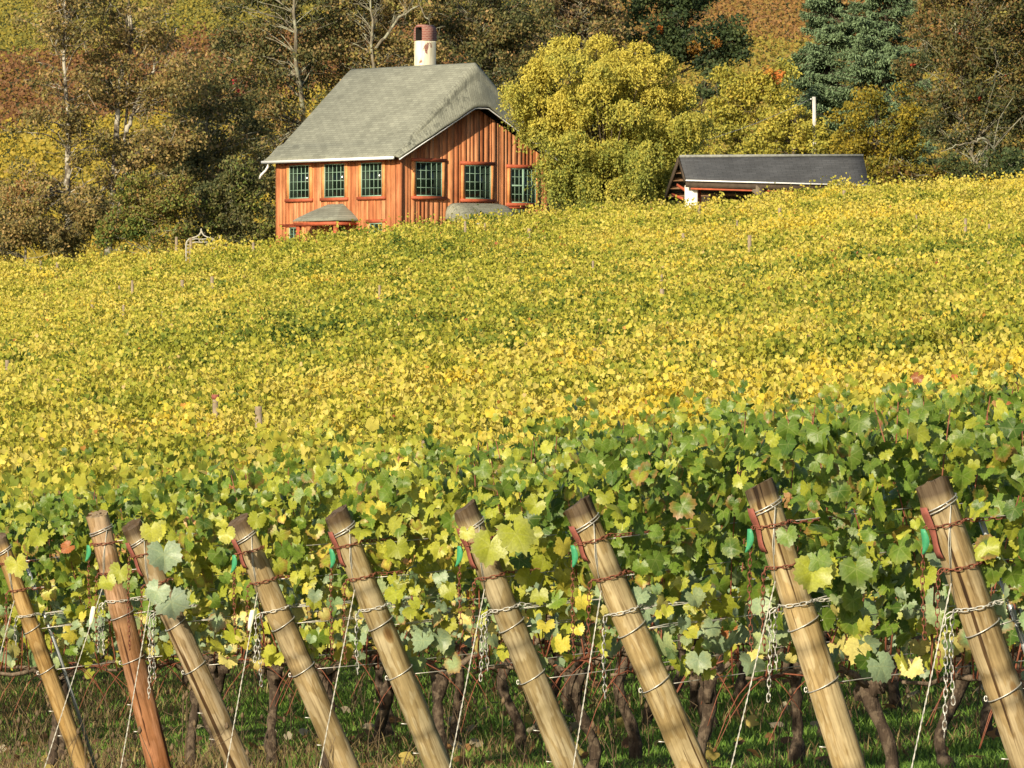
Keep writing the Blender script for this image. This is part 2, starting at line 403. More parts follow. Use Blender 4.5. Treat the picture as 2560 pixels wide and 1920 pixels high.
def build_posts():
    for k, (tp, bp, D, wpx, colr, look) in enumerate(POSTS):
        nm = ORD[k] + ' leaning post from the left'
        gx = (bp[0] - 1280) / F * D
        base = Vector((gx, D, float(ground(gx, D))))
        zt = (960 - tp[1]) / F * (D - 0.2); h = zt - base.z
        xt = (tp[0] - 1280) / F * (D - 0.2); lx = xt - gx
        top = Vector((xt, D + lx * math.tan(A) * 0.8, zt))
        ax = (top - base); L = ax.length; axn = ax.normalized()
        rad = wpx / 2 * math.cos(math.atan2(-lx, h)) * D / F
        ROWS.append((base.copy(), top.copy(), k))
        rt = axn.to_track_quat('Z', 'Y').to_euler()
        root = empty('end_post', base, rt)
        tag(root, f'{look} wooden post, the {nm}', 'end post', 'leaning end posts of the vine rows')
        # pole
        mb = MB(); ns, nr = 28, 40
        rr = np.random.default_rng(40 + k)
        zs = np.sort(np.concatenate([[-0.25], np.linspace(0, L, nr)])); V = []; C = []
        gro = set(int(v) for v in rr.choice(np.arange(8, 36), 3, replace=False))
        lob = rr.uniform(0.01, 0.035, 3); lp = rr.uniform(0, 6, 3)
        for i, z in enumerate(zs):
            for j in range(ns):
                a = j * 2 * PI / ns
                q = rad * (1.08 - 0.10 * z / L) * (0.975 if i in gro else 1) * (1 + lob[0] * math.cos(2 * a + lp[0] + z) + lob[1] * math.cos(3 * a + lp[1] - 2 * z) + lob[2] * 0.6 * math.cos(5 * a + lp[2]))
                q += rr.normal(0, 0.0007)
                zz = z + (rr.normal(0, 0.003) - 0.016 * math.cos(a + 0.4 * k) if i == len(zs) - 1 else 0)
                if i >= len(zs) - 3: q += rr.normal(0, 0.0022)
                V.append((q * math.cos(a), q * math.sin(a), zz))
                f = max(0, min(1, (z - (L - 0.075)) / 0.02))
                cc = np.array(colr) * (1 - f) + np.array((0.10, 0.075, 0.052)) * f if k not in (1,) else np.array(colr)
                if k == 1: cc = np.array((0.30, 0.13, 0.065)) * (1 - z / L) ** 0.7 + np.array((0.36, 0.28, 0.20)) * (1 - (1 - z / L) ** 0.7)
                if i in gro: cc = cc * 0.55
                C.append(cc)
        V = np.array(V); n = len(zs)
        q = [(i * ns + j, i * ns + (j + 1) % ns, (i + 1) * ns + (j + 1) % ns, (i + 1) * ns + j) for i in range(n - 1) for j in range(ns)]
        mb.add(V, [np.array(q)], np.array(C))
        o_ = len(V); rim = np.arange(ns) + (n - 1) * ns
        V2 = np.concatenate([V[rim], [[0, 0, L + 0.004]]])
        mb.add(V2, [np.array([[j, (j + 1) % ns, ns] for j in range(ns)])], np.array((0.12, 0.09, 0.065)) if k != 1 else np.array((0.33, 0.27, 0.2)))
        mb.build('pole', M['post'], root, True)
        inv = (Matrix.Translation(base) @ rt.to_matrix().to_4x4()).inverted()
        def loc(pts): return [inv @ Vector(p) for p in pts]
        def axp(f): return base + ax * (1 - f)
        # wire bands (parts of the post)
        for f, nt_ in ((0.055, 2), (0.375, 1), (0.54, 1)):
            w_ = MB()
            for t in range(nt_):
                w_.tube(loc(ring_path(axp(f + 0.008 * t), axn, rad * 1.05 + 0.003, -PI, PI * 0.98, 22, 0.014)), 0.0032, 5)
            if f > 0.5:     # hook end of the cordon loop
                c = axp(f); e = ring_path(c, axn, rad + 0.012, PI, PI * 1.06, 2)[0]
                w_.tube(loc([e + Vector((0.006 * math.cos(t), -0.02, 0.012 * math.sin(t))) for t in np.linspace(0, 6, 9)]), 0.003, 5)
            w_.build('wire_band', M['galv'], root, True)
        # rust strap plate near the top, wraps the left front of the pole
        if k not in (0, 1):
            s_ = MB(); V = []; nz = 8; na = 7; hl = 0.185 + 0.02 * (k % 3)
            for i in range(nz):
                z = L - 0.085 - hl * i / (nz - 1)
                for j in range(na):
                    a = PI * 0.93 + 0.98 * j / (na - 1) + 0.08 * math.sin(i * 0.9)
                    q = rad * 1.03 + 0.006 + 0.004 * math.sin(i * 1.3)
                    c = ring_path(base + axn * z, axn, q, a, a, 2)[0]; V.append(tuple(inv @ c))
            s_.add(V, [np.array([[i * na + j, i * na + j + 1, (i + 1) * na + j + 1, (i + 1) * na + j] for i in range(nz - 1) for j in range(na - 1)])])
            o = s_.build('strap_plate', M['strap'], root, True); md = o.modifiers.new('t', 'SOLIDIFY'); md.thickness = 0.003
        # green plastic tag
        if k not in (0, 2):
            g_ = MB(); c0 = ring_path(axp(0.10), axn, rad + 0.03, PI, PI, 2)[0] + Vector((0, -0.03, 0)); V = []
            for i in range(7):
                t = i / 6; z = -0.105 * t; wd = 0.005 + 0.010 * math.sin(PI * min(1, t * 0.9 + 0.12)); ox = 0.02 * math.sin(t * 2.4) - 0.03 * t * (1 if k % 2 else .4)
                V += [tuple(inv @ (c0 + Vector((ox - wd, 0.008 * math.sin(t * 3), z)))), tuple(inv @ (c0 + Vector((ox + wd, -0.012 * math.cos(t * 2), z))))]
            g_.add(V, [np.array([[2 * i, 2 * i + 1, 2 * i + 3, 2 * i + 2] for i in range(6)])])
            o = g_.build('plastic_tag', M['green'], root, True); md = o.modifiers.new('t', 'SOLIDIFY'); md.thickness = 0.002
        # nails low on the pole
        for f in (0.70, 0.80):
            n_ = MB(); c = ring_path(axp(f), axn, rad, PI, PI, 2)[0]; n_.tube(loc([c + Vector((0.01, 0, 0)), c + Vector((-0.035, -0.01, 0.004))]), 0.0035, 6)
            n_.build('nail', M['galv'], root)
        # row direction in 3d
        def along(p, s):
            x, y = p.x + DX * s, p.y + DY * s
            return Vector((x, y, p.z + float(ground(x, y)) - float(ground(p.x, p.y))))
        # chains
        def wrap_chain(f, mat, name, label, hang, run, two=0, lk=0.036):
            c = axp(f); q = rad * 1.04 + 0.008
            right = ring_path(c, axn, q, 0.0, 0.0, 2)[0]
            fr = ring_path(c, axn, q, 0.0, -PI, 9, -0.012)
            if ring_path(c, axn, q, -PI / 2, -PI / 2, 2)[0].y > c.y: fr = ring_path(c, axn, q, 0.0, PI, 9, -0.012)
            if fr[-1].x > fr[0].x: fr = fr[::-1]
            st = [along(fr[0], s) + Vector((0, 0, -0.01 * (s > 0.02))) for s in (run, run * 0.5, 0.03)]
            e = fr[-1]; x0 = e + Vector((-0.012, -0.012, -0.012))
            path = st + fr + [x0, x0 + Vector((-0.006, 0, -hang * 0.5)), x0 + Vector((0.004, 0, -hang))]
            mbc = chain_mb(path, lk)
            if two:
                y0 = x0 + Vector((-0.03, 0.01, -0.02))
                m2 = chain_mb([x0, y0, y0 + Vector((0.004, 0, -two * .5)), y0 + Vector((-0.004, 0, -two))], lk); mbc.v += m2.v
                for a_, c_ in m2.f: mbc.f.append((a_ + mbc.n, c_))
                mbc.n += m2.n
            o = mbc.build(name, mat, None, True)
            tag(o, label, 'chain', 'chains wrapped round the end posts')
        hr = np.random.default_rng(70 + k)
        wrap_chain(0.105, M['rust'], 'rusty_chain', f'upper rusty chain wrapped round the head of the {nm}', hr.uniform(0.35, 0.6), hr.uniform(0.16, 0.3))
        wrap_chain(0.215, M['rust'], 'rusty_chain', f'lower rusty chain wrapped round the {nm}', hr.uniform(0.3, 0.55), hr.uniform(0.06, 0.25))
        wrap_chain(0.318, M['pale'], 'pale_chain', f'pale bright chain hanging at the left of the {nm}', [0.2, 0.33, 0.42, 0.42, 0.34, 0.30, 0.40, 0.30, 0.38][k], 0.2 + 0.05 * (k % 3), [0, 0.3, 0.5, 0.26, 0, 0.33, 0, 0.4, 0.52][k], 0.04)
        # guy wire (twisted pair) from the head to an anchor in the ground
        ca = axp(0.06); ca = ca + Vector((rad * 0.55, -rad * 0.95, 0))
        an_ = Vector((base.x - DX * 0.88, base.y - DY * 0.88 - 0.25, 0)); an_.z = float(ground(an_.x, an_.y)) - 0.03
        wr = axp(0.26) + Vector((-rad * 0.95, -rad * 0.6, 0.0))
        g = MB(); npt = 150
        for sgn in (0, PI):
            pts = []
            for i in range(npt):
                t = i / (npt - 1); p = wr.lerp(an_, t); tw = t * 110 + sgn
                pts.append(p + Vector((math.cos(tw) * 0.0021, math.sin(tw) * 0.0021, 0)))
            g.tube(pts, 0.0019, 5)
        g.tube([ca, ca.lerp(wr, 0.5) + Vector((-0.012, -0.025, 0)), wr], 0.0026, 5)
        g.tube([axp(0.055) + Vector((rad * 0.3, -rad * 1.05, 0)), ca, ca.lerp(wr, 0.55) + Vector((-0.004, -0.02, 0)), wr + Vector((0.006, 0, 0.01))], 0.0024, 5)
        mid = wr.lerp(an_, 0.52); dg = (an_ - wr).normalized()
        o = g.build('guy_wire', M['guy'], None, True)
        tag(o, f'twisted pale guy wire slanting down left from the {nm}', 'guy wire', 'guy wires of the end posts')
        if k in (1, 3):
            t_ = MB(); c = wr.lerp(an_, 0.14 if k == 1 else 0.12) + Vector((0, -0.012, 0)); V = []
            for i in range(6):
                t = i / 5; z = 0.055 - 0.12 * t; wd = 0.005 + 0.010 * math.sin(PI * (t * 0.75 + 0.2)); V += [tuple(c + Vector((-wd - 0.02 * t, 0, z))), tuple(c + Vector((wd - 0.02 * t, -0.006, z)))]
            t_.add(V, [np.array([[2 * i, 2 * i + 1, 2 * i + 3, 2 * i + 2] for i in range(5)])])
            o = t_.build('wire_tag', M['white_tag'], None, True); md = o.modifiers.new('t', 'SOLIDIFY'); md.thickness = 0.003
            tag(o, f'small cream tag on the guy wire of the {nm}', 'tag', 'cream tags on guy wires')
        # trellis wires
        for f, nm_, mt, zo in ((0.105, 'topmost', 'galv', 0), (0.215, 'second highest', 'galv', 0), (0.318, 'middle', 'pale', 0), (0.375, 'second lowest', 'galv', 0), (0.54, 'lowest', 'galv', 0)):
            p0 = axp(f) + Vector((rad * 0.9, 0, 0)); send = max(1.5, ((0.0711 * 1.06) * D - p0.x) / DX + 0.4)
            wv = MB(); off = -0.05 if f < 0.5 else 0.0
            pts = [along(p0, s) + Vector((0, off * min(1, s / 0.6), 0.012 * math.sin(s * 2 + k))) for s in np.linspace(0, send, 24)]
            wv.tube(pts, 0.0024, 5)
            if f in (0.318, 0.375):   # twisted double end
                wv.tube([p + Vector((0, -0.004, 0.012 * math.sin(i * 1.1))) for i, p in enumerate(pts[:5])], 0.0022, 5)
            o = wv.build('trellis_wire', M[mt], None, True)
            tag(o, f'{nm_} trellis wire running right from the {nm}', 'wire', 'trellis wires of the vine rows')
build_posts()

# grey steel stakes beside two of the posts
for k, offs, s0 in ((8, 0.10, 'grey steel pipe leaning beside the ninth leaning post from the left'), (0, 0.05, 'grey steel pipe leaning behind the first leaning post from the left')):
    b_, t_, _ = ROWS[k]; mb = MB(); sh = Vector((offs + 0.055, 0.12, 0))
    mb.tube([b_ + sh - Vector((0, 0, .1)), b_.lerp(t_, 0.5) + sh, b_.lerp(t_, 0.90) + sh], 0.012, 10)
    o = mb.build('steel_stake', M['steel'], None, True); tag(o, s0, 'stake')

# ------------------------------------------------------------------ vines of the front rows
C_GREEN, C_DARK, C_MID, C_YEL = (0.145, 0.235, 0.030), (0.075, 0.145, 0.022), (0.35, 0.385, 0.042), (0.62, 0.54, 0.08)
C_PALE, C_GLAU, C_LIME, C_RUST = (0.66, 0.58, 0.19), (0.29, 0.39, 0.235), (0.46, 0.47, 0.06), (0.40, 0.14, 0.05)
def vine_colours(p, h):
    n = len(p); px = 1280 + p[:, 0] / p[:, 1] * F
    g = np.interp(px, [0, 250, 650, 1000, 1350, 1500, 1800, 2300, 2700], [0.80, 0.68, 0.46, 0.38, 0.52, 0.82, 0.98, 0.98, 0.86])
    g = g + 0.30 * noise(p, 1.6, 2) + 0.17 * RNG.normal(0, 1, n)
    g = g - 0.38 * np.clip((0.98 - h) / 0.2, 0, 1) + 0.20 * np.clip((h - 1.45) / 0.3, 0, 1) - 0.13 * np.clip((1.35 - h) / 0.2, 0, 1)
    u = RNG.random(n); col = np.empty((n, 3)); edge = np.empty((n, 3))
    a = g > 0.72; b = (g <= 0.72) & (g > 0.42); c = (g <= 0.42) & (g > 0.18); d = g <= 0.18
    for m_, pal, w_ in ((a, (C_GREEN, C_DARK, C_MID), (0.6, 0.18, 0.22)), (b, (C_GREEN, C_MID, C_LIME), (0.3, 0.4, 0.3)),
                        (c, (C_MID, C_LIME, C_YEL), (0.35, 0.45, 0.2)), (d, (C_YEL, C_PALE, C_LIME), (0.45, 0.3, 0.25))):
        k = int(m_.sum())
        if k: col[m_] = pick(pal, w_, k)
    gl = (h < 1.32) & (u < np.interp(h, [0.75, 0.95, 1.2, 1.35], [0.25, 0.5, 0.3, 0.0]))
    if gl.any(): col[gl] = pick((C_GLAU, (0.36, 0.45, 0.22), (0.24, 0.36, 0.16)), (0.5, 0.3, 0.2), int(gl.sum()))
    pl = (h < 1.15) & (u > 0.82)
    if pl.any(): col[pl] = pick((C_PALE, C_YEL), (0.7, 0.3), int(pl.sum()))
    rs = u > 0.992
    if rs.any(): col[rs] = pick((C_RUST, (0.55, 0.3, 0.12)), (0.5, 0.5), int(rs.sum()))
    edge[:] = col * 0.8 + np.array((0.10, 0.085, 0.01)) * (RNG.random((n, 1)) < 0.45)
    br = RNG.random(n) < 0.07; edge[br] = (0.30, 0.15, 0.05)
    col = col * np.array((0.86, 0.88, 0.86))
    return np.clip(col, 0.005, 0.85), np.clip(edge, 0.005, 0.85)

SUNV = np.array(SUN)
def vine_leaves(mb, p, h, size_lo=0.055, size_hi=0.18):
    n = len(p); side = RNG.random(n) < 0.78
    out = np.where(side[:, None], PN[None], -PN[None])
    nr = out * 0.4 + SUNV[None] * 0.42 + np.array([0, 0, 0.12]) + RNG.normal(0, 1, (n, 3)) * np.array([0.58, 0.5, 0.34])
    tip = np.array([0, 0, -1.1]) + RNG.normal(0, 0.45, (n, 3)) + out * 0.2
    sz = (size_lo + (size_hi - size_lo) * RNG.beta(1.3, 1.8, n)) * np.interp(h, [1.45, 1.85], [1.0, 0.78])
    col, edge = vine_colours(p, h)
    kk = RNG.integers(0, len(GL), n)
    for i, (tv, tf, uv) in enumerate(GL):
        m_ = kk == i
        if m_.any(): mb.scatter(tv, tf, p[m_], nr[m_], tip[m_], sz[m_], col[m_], uv, edge[m_])

NTH = ['first', 'second', 'third', 'fourth', 'fifth', 'sixth', 'seventh', 'eighth', 'ninth', 'tenth', 'eleventh']
def make_vine(origin, s0, s1, st, lean, H, label, seed, per_m=330, low=0.78, first=False, extra=None):
    r = np.random.default_rng(seed)
    def pt(s, h=0.0, off=0.0):
        x = origin.x + DX * s + PN[0] * off; y = origin.y + DY * s + PN[1] * off
        return Vector((x, y, float(ground(x, y)) + h))
    base = pt(st)
    root = empty('grape_vine', base); tag(root, label, 'grape vine', 'grape vines of the front rows')
    B = np.array(base)
    def lp(v): return v - base
    # trunk: bent, gnarled, thick head
    mb = MB(); hgt = 0.66; bx, by = r.normal(0, 0.07, 2), r.normal(0, 0.04, 2); pts, rr = [], []
    for i in range(13):
        t = i / 12
        q = pt(st + bx[0] * math.sin(t * 3) + bx[1] * math.sin(t * 6) * 0.5, t * hgt - 0.04 * (i == 0), by[0] * math.sin(t * 4))
        pts.append(lp(q)); rr.append((0.030 + 0.014 * (1 - t) ** 3 + 0.018 * max(0, t - 0.7) / 0.3) * (1 + 0.16 * math.sin(i * 2.3 + seed)) * (0.85 + 0.35 * r.random()))
    mb.tube(pts, rr, 9)
    for j in range(3):
        hd = pts[-1] + Vector((r.normal(0, .04), r.normal(0, .03), r.normal(-0.02, .03)))
        mb.tube([hd + Vector((0, 0, -0.05)), hd, hd + Vector((r.normal(0, .03), r.normal(0, .03), 0.05))], [0.02, 0.03, 0.012], 7)
    mb.build('trunk', M['vine_bark'], root, True)
    # fruiting arms along the lowest wire
    mb = MB()
    for e in (s0, s1):
        if first and e == s0: e = max(e, 0.12)
        L = e - st; n_ = 9
        pp = [lp(pt(st + L * i / (n_ - 1), 0.64 + 0.10 * min(1, i / 2.0) + 0.012 * math.sin(i * 1.7 + seed), 0.02 * math.sin(i + seed))) for i in range(n_)]
        mb.tube(pp, np.linspace(0.021, 0.008, n_), 7)
    mb.build('arm', M['cordon'], root, True)
    # canes
    mb = MB(); nc = int((s1 - s0) * 9)
    for j in range(nc):
        s = r.uniform(max(s0, 0.08 if first else s0), s1); tl = r.normal(0, 0.16); hh = r.uniform(0.7, 1.3); off = r.normal(0.02, 0.05)
        if first: tl = max(tl, -lean / H * 0.9)
        o2 = off + r.normal(0.05, 0.1)
        pp = [lp(pt(s + tl * t + 0.03 * math.sin(3 * t + j), 0.73 + hh * t, off + (o2 - off) * t)) for t in np.linspace(0, 1, 7)]
        mb.tube(pp, np.linspace(0.0052, 0.0028, 7), 5)
    for j in range(5):      # loose shoots that droop or hang out of the wall of leaves
        s = r.uniform(max(s0, 0.2), s1); d_ = r.uniform(0.25, 0.55); sg = r.choice([-1, 1])
        pp = [lp(pt(s + sg * d_ * t, 0.72 + 0.25 * t - 0.55 * t * t, 0.05 + 0.14 * t)) for t in np.linspace(0, 1, 6)]
        mb.tube(pp, np.linspace(0.005, 0.002, 6), 5)
    mb.build('cane', M['cane'], root, True)
    # foliage
    n = int((s1 - s0) * per_m)
    s = r.uniform(s0, s1, n); h = low + (2.0 - low) * r.beta(1.15, 1.05, n)
    pos0 = np.stack([origin.x + DX * s, origin.y + DY * s, np.zeros(n)], 1)
    topn = 1.86 + 0.14 * noise(pos0, 2.2, 1)
    h = np.minimum(h, topn + 0.06 * r.normal(0, 1, n))
    thin = (h < 1.0) & (r.random(n) < 0.42 + 0.25 * noise(pos0, 2.5, 3))
    off = 0.04 + 0.2 * r.normal(0, 1, n)
    keep = ~thin
    if first:
        keep &= s > (-lean * np.minimum(h, H) / H + 0.07 + 0.05 * r.random(n))
    xs = origin.x + DX * s + PN[0] * off; yy = origin.y + DY * s + PN[1] * off
    p = np.stack([xs, yy, ground(xs, yy) + h], 1)[keep]; h = h[keep]
    mb = MB(); vine_leaves(mb, p - 0, h)
    # spikes: upright or arching shoots above the top wire with leaves that get smaller
    for j in range(int((s1 - s0) * 3)):
        sj = r.uniform(max(s0, -0.4), s1); a = r.normal(0, 0.35); ln = r.uniform(0.15, 0.42); k = 6
        t = np.linspace(0.1, 1, k); ss = sj + a * t * ln * 1.5; hh = 1.84 + ln * t - 0.25 * ln * t * t * abs(a) * 3; of = 0.05 + r.normal(0, 0.05) * t
        if first and sj < -lean + 0.05: continue
        xs = origin.x + DX * ss + PN[0] * of; yy = origin.y + DY * ss + PN[1] * of
        q = np.stack([xs, yy, ground(xs, yy) + hh], 1) + r.normal(0, 0.03, (k, 3))
        vine_leaves(mb, q, hh, 0.06, 0.11)
    for i in range(len(mb.v)): mb.v[i] = mb.v[i] - B
    if extra is not None:
        e = front_leaves(extra, B)
        for a_, c_ in e.f: mb.f.append((a_ + mb.n, c_))
        mb.v += e.v; mb.c += e.c; mb.u += e.u; mb.e += e.e; mb.n += e.n
    mb.build('foliage', M['vine_leaf'], root, True)
    return root

# (px, py, width px, tip direction, colour): leaves hanging in front of the posts
FRONT = {1: [(300, 1448, 62, -0.2, C_MID), (268, 1468, 50, 0.3, C_MID), (325, 1470, 45, 0.0, C_GREEN)],
         2: [(410, 1412, 92, 0.1, C_GLAU), (392, 1500, 70, -0.5, C_GLAU), (428, 1530, 88, 0.2, (0.27, 0.36, 0.24)), (378, 1345, 60, 0.1, C_LIME)],
         0: [(42, 1428, 62, 0.2, C_LIME)], 3: [(566, 1350, 50, 0.2, C_LIME)],
         5: [(1225, 1392, 96, -0.2, C_MID), (1290, 1365, 105, 0.5, C_MID), (1168, 1345, 45, 0.0, C_LIME)],
         7: [(1968, 1355, 62, 0.2, C_GREEN), (2030, 1460, 105, -0.1, C_MID), (2140, 1448, 88, 0.1, C_GREEN), (2045, 1420, 70, 0.3, C_GREEN)]}
def front_leaves(k, base):
    mb = MB(); D = POSTS[k][2] - 0.62
    for px, py, w_, tx, c in FRONT[k]:
        p = np.array(P(px, py, D))[None] - np.array(base)[None]; tv, tf, uv = GL[(px + py) % len(GL)]
        nr = np.array([[random.uniform(-.4, .3), -1.0, random.uniform(-.1, .4)]]); col = np.array([c]) * random.uniform(0.9, 1.1)
        mb.scatter(tv, tf, p + np.array([[0, 0, 0.3 * w_ * D / F]]), nr, np.array([[tx, -0.2, -1.0]]), np.array([w_ * D / F * 1.08]), col, uv, np.clip(col * 0.8 + 0.06, 0, .8))
    return mb
def build_vines():
    for b_, t_, k in ROWS:
        lean = -((t_.x - b_.x) * DX + (t_.y - b_.y) * DY); H = t_.z - b_.z
        s_end = ((0.0711 * 1.05) * (b_.y + 1.0) - b_.x) / (DX - 0.0711 * DY) + 0.3
        rr = np.random.default_rng(100 + k); st = 0.55 + rr.uniform(-0.1, 0.25); s0 = -0.75; i = 0
        while s0 < s_end and i < 11:
            s1 = st + 0.68
            make_vine(b_, s0, s1, st, lean, H, f'{NTH[i]} grape vine counting right from the {ORD[k]} leaning post from the left', 200 + k * 20 + i, 460, first=(i == 0), extra=k if (i == 0 and k in FRONT) else None)
            s0 = s1; st = s1 + 0.62 + rr.uniform(-0.12, 0.15); i += 1
    # two more rows whose posts stand outside the frame on the left
    c0 = -ROWS[0][0].x * DY + ROWS[0][0].y * DX
    for q, nm in ((1, 'just behind'), (2, 'two rows behind')):
        c = c0 + 2.4 * q
        y0 = (c + 0.0) / (DX + 0.0711 * 1.06 * DY); o = Vector((-0.0711 * 1.06 * y0, y0, 0)); o.z = float(ground(o.x, o.y))
        s_end = (2 * 0.0711 * 1.06 * y0) / (DX - 0.0711 * DY) + 0.3; s0 = 0; i = 0; rr = np.random.default_rng(300 + q)
        while s0 < s_end and i < 11:
            s1 = s0 + 1.3
            make_vine(o, s0, s1, s0 + 0.65 + rr.uniform(-0.15, 0.15), 0, 1.6, f'{NTH[i]} grape vine from the left edge in the row {nm} the post rows', 500 + q * 20 + i, 430)
            s0 = s1; i += 1
    return c0
C0 = build_vines()

# ------------------------------------------------------------------ the hill of vines (one uncountable mass) 
def canopy_top(p):
    return 1.82 + 0.20 * noise(p, 1.1, 1) + 0.15 * noise(p, 3.3, 2)
def crest(x):
    return 271.0 + 1.5 * np.sin(x * 0.21) + 0.06 * x
def build_hill():
    mb = MB(); c = C0 + 2.4 * 3
    P_, H_, S_, N_ = [], [], [], []
    while c < 300:
        y_mid = c / DX; wd = 0.0711 * (y_mid + 9) * 1.32 + 1.8
        s_lo, s_hi = -wd / DX * 1.12, wd / DX * 1.12; L = s_hi - s_lo
        dens = np.interp(y_mid, [50, 80, 130, 270], [520, 500, 400, 280])
        n = int(L * dens); s = c * DY / DX + RNG.uniform(s_lo, s_hi, n)
        off = RNG.normal(0, 0.21, n)
        x = -c * DY + DX * s + PN[0] * off; y = c * DX + DY * s + PN[1] * off
        ok = (np.abs(x) < 0.0711 * y * 1.32 + 1.5) & (y < crest(x)) & (y > 45) & ~((np.abs(1280 + x / y * F - 467) < 9) & (y > 256))
        x, y = x[ok], y[ok]; n = len(x); p = np.stack([x, y, 0 * x], 1)
        top = canopy_top(p) + 0.28 * ((np.abs(1280 + x / y * F - 540) < 22) & (y > 264)); u = RNG.random(n)
        h = np.where(u < 0.64, top - RNG.exponential(0.2, n), RNG.uniform(0.75, 1.8, n))
        h = np.where(u > 0.93, top + RNG.uniform(0, 0.42, n) * np.clip(0.55 + 0.75 * noise(p, 2.4, 3), 0, 1), h); h = np.maximum(h, 0.6)
        p[:, 2] = ground(x, y) + h
        P_.append(p); H_.append(h); S_.append((0.042 + 0.068 * RNG.beta(1.6, 1.8, n)) * np.interp(y, [50, 75, 100, 130, 270], [1.35, 1.2, 1.05, 1.05, 1.15])); c += 2.4
    p = np.concatenate(P_); sz = np.concatenate(S_); n = len(p)
    flat = p * np.array([1, 1, 0])
    g = 0.43 + 0.30 * noise(flat, 0.13, 1) + 0.28 * noise(flat, 0.9, 2) + 0.20 * noise(p, 2.6, 0) + RNG.normal(0, 0.10, n)
    y = p[:, 1]; px = 1280 + p[:, 0] / y * F
    g += np.interp(y, [55, 75, 95, 120, 150, 185, 235, 270], [0.22, 0.10, -0.10, -0.04, 0.08, 0.09, -0.03, -0.17]) + np.interp(px, [0, 400, 1100, 1900, 2560], [-0.10, 0.0, 0.08, 0.02, -0.06]) * np.interp(y, [150, 240], [0.4, 1.4])
    pal = np.array([(0.72, 0.57, 0.07), (0.67, 0.57, 0.14), (0.54, 0.495, 0.07), (0.37, 0.38, 0.05), (0.21, 0.26, 0.036), (0.085, 0.14, 0.022)])
    gi = np.clip(g, 0, 0.999) * 5; i0 = gi.astype(int); f = (gi - i0)[:, None]
    col = pal[i0] * (1 - f) + pal[np.minimum(i0 + 1, 5)] * f
    col *= RNG.uniform(0.88, 1.12, (n, 1))
    r = RNG.random(n); a = r > 0.994; col[a] = pick(((0.55, 0.28, 0.06), (0.42, 0.14, 0.06), (0.6, 0.45, 0.2)), (2, 1, 2), int(a.sum()))
    nr = SUNV[None] * 0.45 + RNG.normal(0, 1, (n, 3)) * np.array([0.9, 0.7, 0.5])
    tip = np.array([0, 0, -1.1]) + RNG.normal(0, 0.5, (n, 3))
    near = y < 84
    kk = RNG.integers(0, 3, n)
    for i in range(3):
        m_ = near & (kk == i); tv, tf, uv = LOWL[i]
        mb.scatter(tv, tf, p[m_], nr[m_], tip[m_], sz[m_], np.clip(col[m_], .005, .85))
    m_ = ~near; mb.scatter(SL[0], SL[1], p[m_], nr[m_], tip[m_], sz[m_], np.clip(col[m_], .005, .85))
    o = mb.build('hillside_vines', M['hill_leaf'])
    tag(o, 'yellow green mass of vine rows climbing the hillside to the house', 'vines', None, 'stuff')
def low_leaf(seed):
    v, fs, uv = grape_leaf(seed); n = 37
    keep = np.arange(0, n, 2)
    pts = np.concatenate([v[:1], v[1 + n:][keep]]); k = len(keep)
    pts[0, 2] -= 0.04
    return pts, [np.array([[0, 2 + i, 1 + i] for i in range(k - 1)])], None
LOWL = [low_leaf(20 + i) for i in range(3)]
build_hill()

# line posts that stick out of the hill canopy
HILL_POSTS = [
 (333, 701, 737, 'tallest line post on the left of the hill, below the garden arch'), (532, 691, 718, 'thick line post right of the tallest one below the garden arch'),
 (230, 750, 767, 'short line post low on the left of the hill'), (298, 714, 729, 'thin line post touching the left of the tallest one below the garden arch'),
 (409, 779, 792, 'lowest of the small line posts below the garden arch'), (312, 762, 779, 'small line post straight below the tallest one on the left'),
 (454, 700, 712, 'short dark line post below the garden arch, nearest its foot'), (553, 588, 602, 'line post on the skyline just right of the garden arch'),
 (477, 594, 622, 'line post on the skyline standing inside the garden arch'), (440, 592, 606, 'line post on the skyline just left of the garden arch'),
 (105, 652, 664, 'line post at the far left of the skyline below the shrubs'), (146, 655, 666, 'second line post from the left on the skyline'),
 (557, 810, 826, 'grey line post midway down the hill under the left wall of the house'), (540, 988, 1020, 'rust capped line post low on the left half of the hill'),
 (652, 1016, 1038, 'pinkish line post among yellow leaves right of the rust capped one'), (19, 900, 918, 'line post at the left picture edge midway down the hill'),
 (635, 606, 634, 'dark line post on the skyline left of the house corner'), (1161, 553, 581, 'tall line post under the awning of the house'),
 (1212, 558, 572, 'small line post just right of the tall one under the awning'), (1323, 571, 586, 'pale line post under the right corner of the house'),
 (949, 713, 745, 'thin line post on the hill straight below the house corner'), (1482, 652, 682, 'dark thin line post below the willow'),
 (1657, 722, 746, 'pinkish line post right of centre midway up the hill'), (1660, 686, 702, 'small line post above the pinkish one right of centre'),
 (1706, 583, 601, 'line post below the pale pillar of the open shed'), (1871, 588, 617, 'tall line post below the middle of the open shed'),
 (1746, 513, 531, 'line post close below the pale pillar of the open shed'), (1951, 520, 535, 'line post close below the right half of the open shed'),
 (2293, 537, 560, 'thin line post below the lichened oak on the right'), (2412, 546, 571, 'thick line post below the lichened oak on the right'),
 (2476, 560, 573, 'small line post at the right of the thick one below the oak'), (2246, 646, 664, 'pinkish line post on the right of the hill, lowest of those below the oak'),
 (2111, 476, 489, 'line post on the skyline at the right end of the open shed'), (1060, 1084, 1113, 'dark rust capped line post just above the front rows'),
 (1787, 900, 918, 'pinkish line post low on the right half of the hill'), (1843, 548, 560, 'small line post between two taller ones below the open shed')]
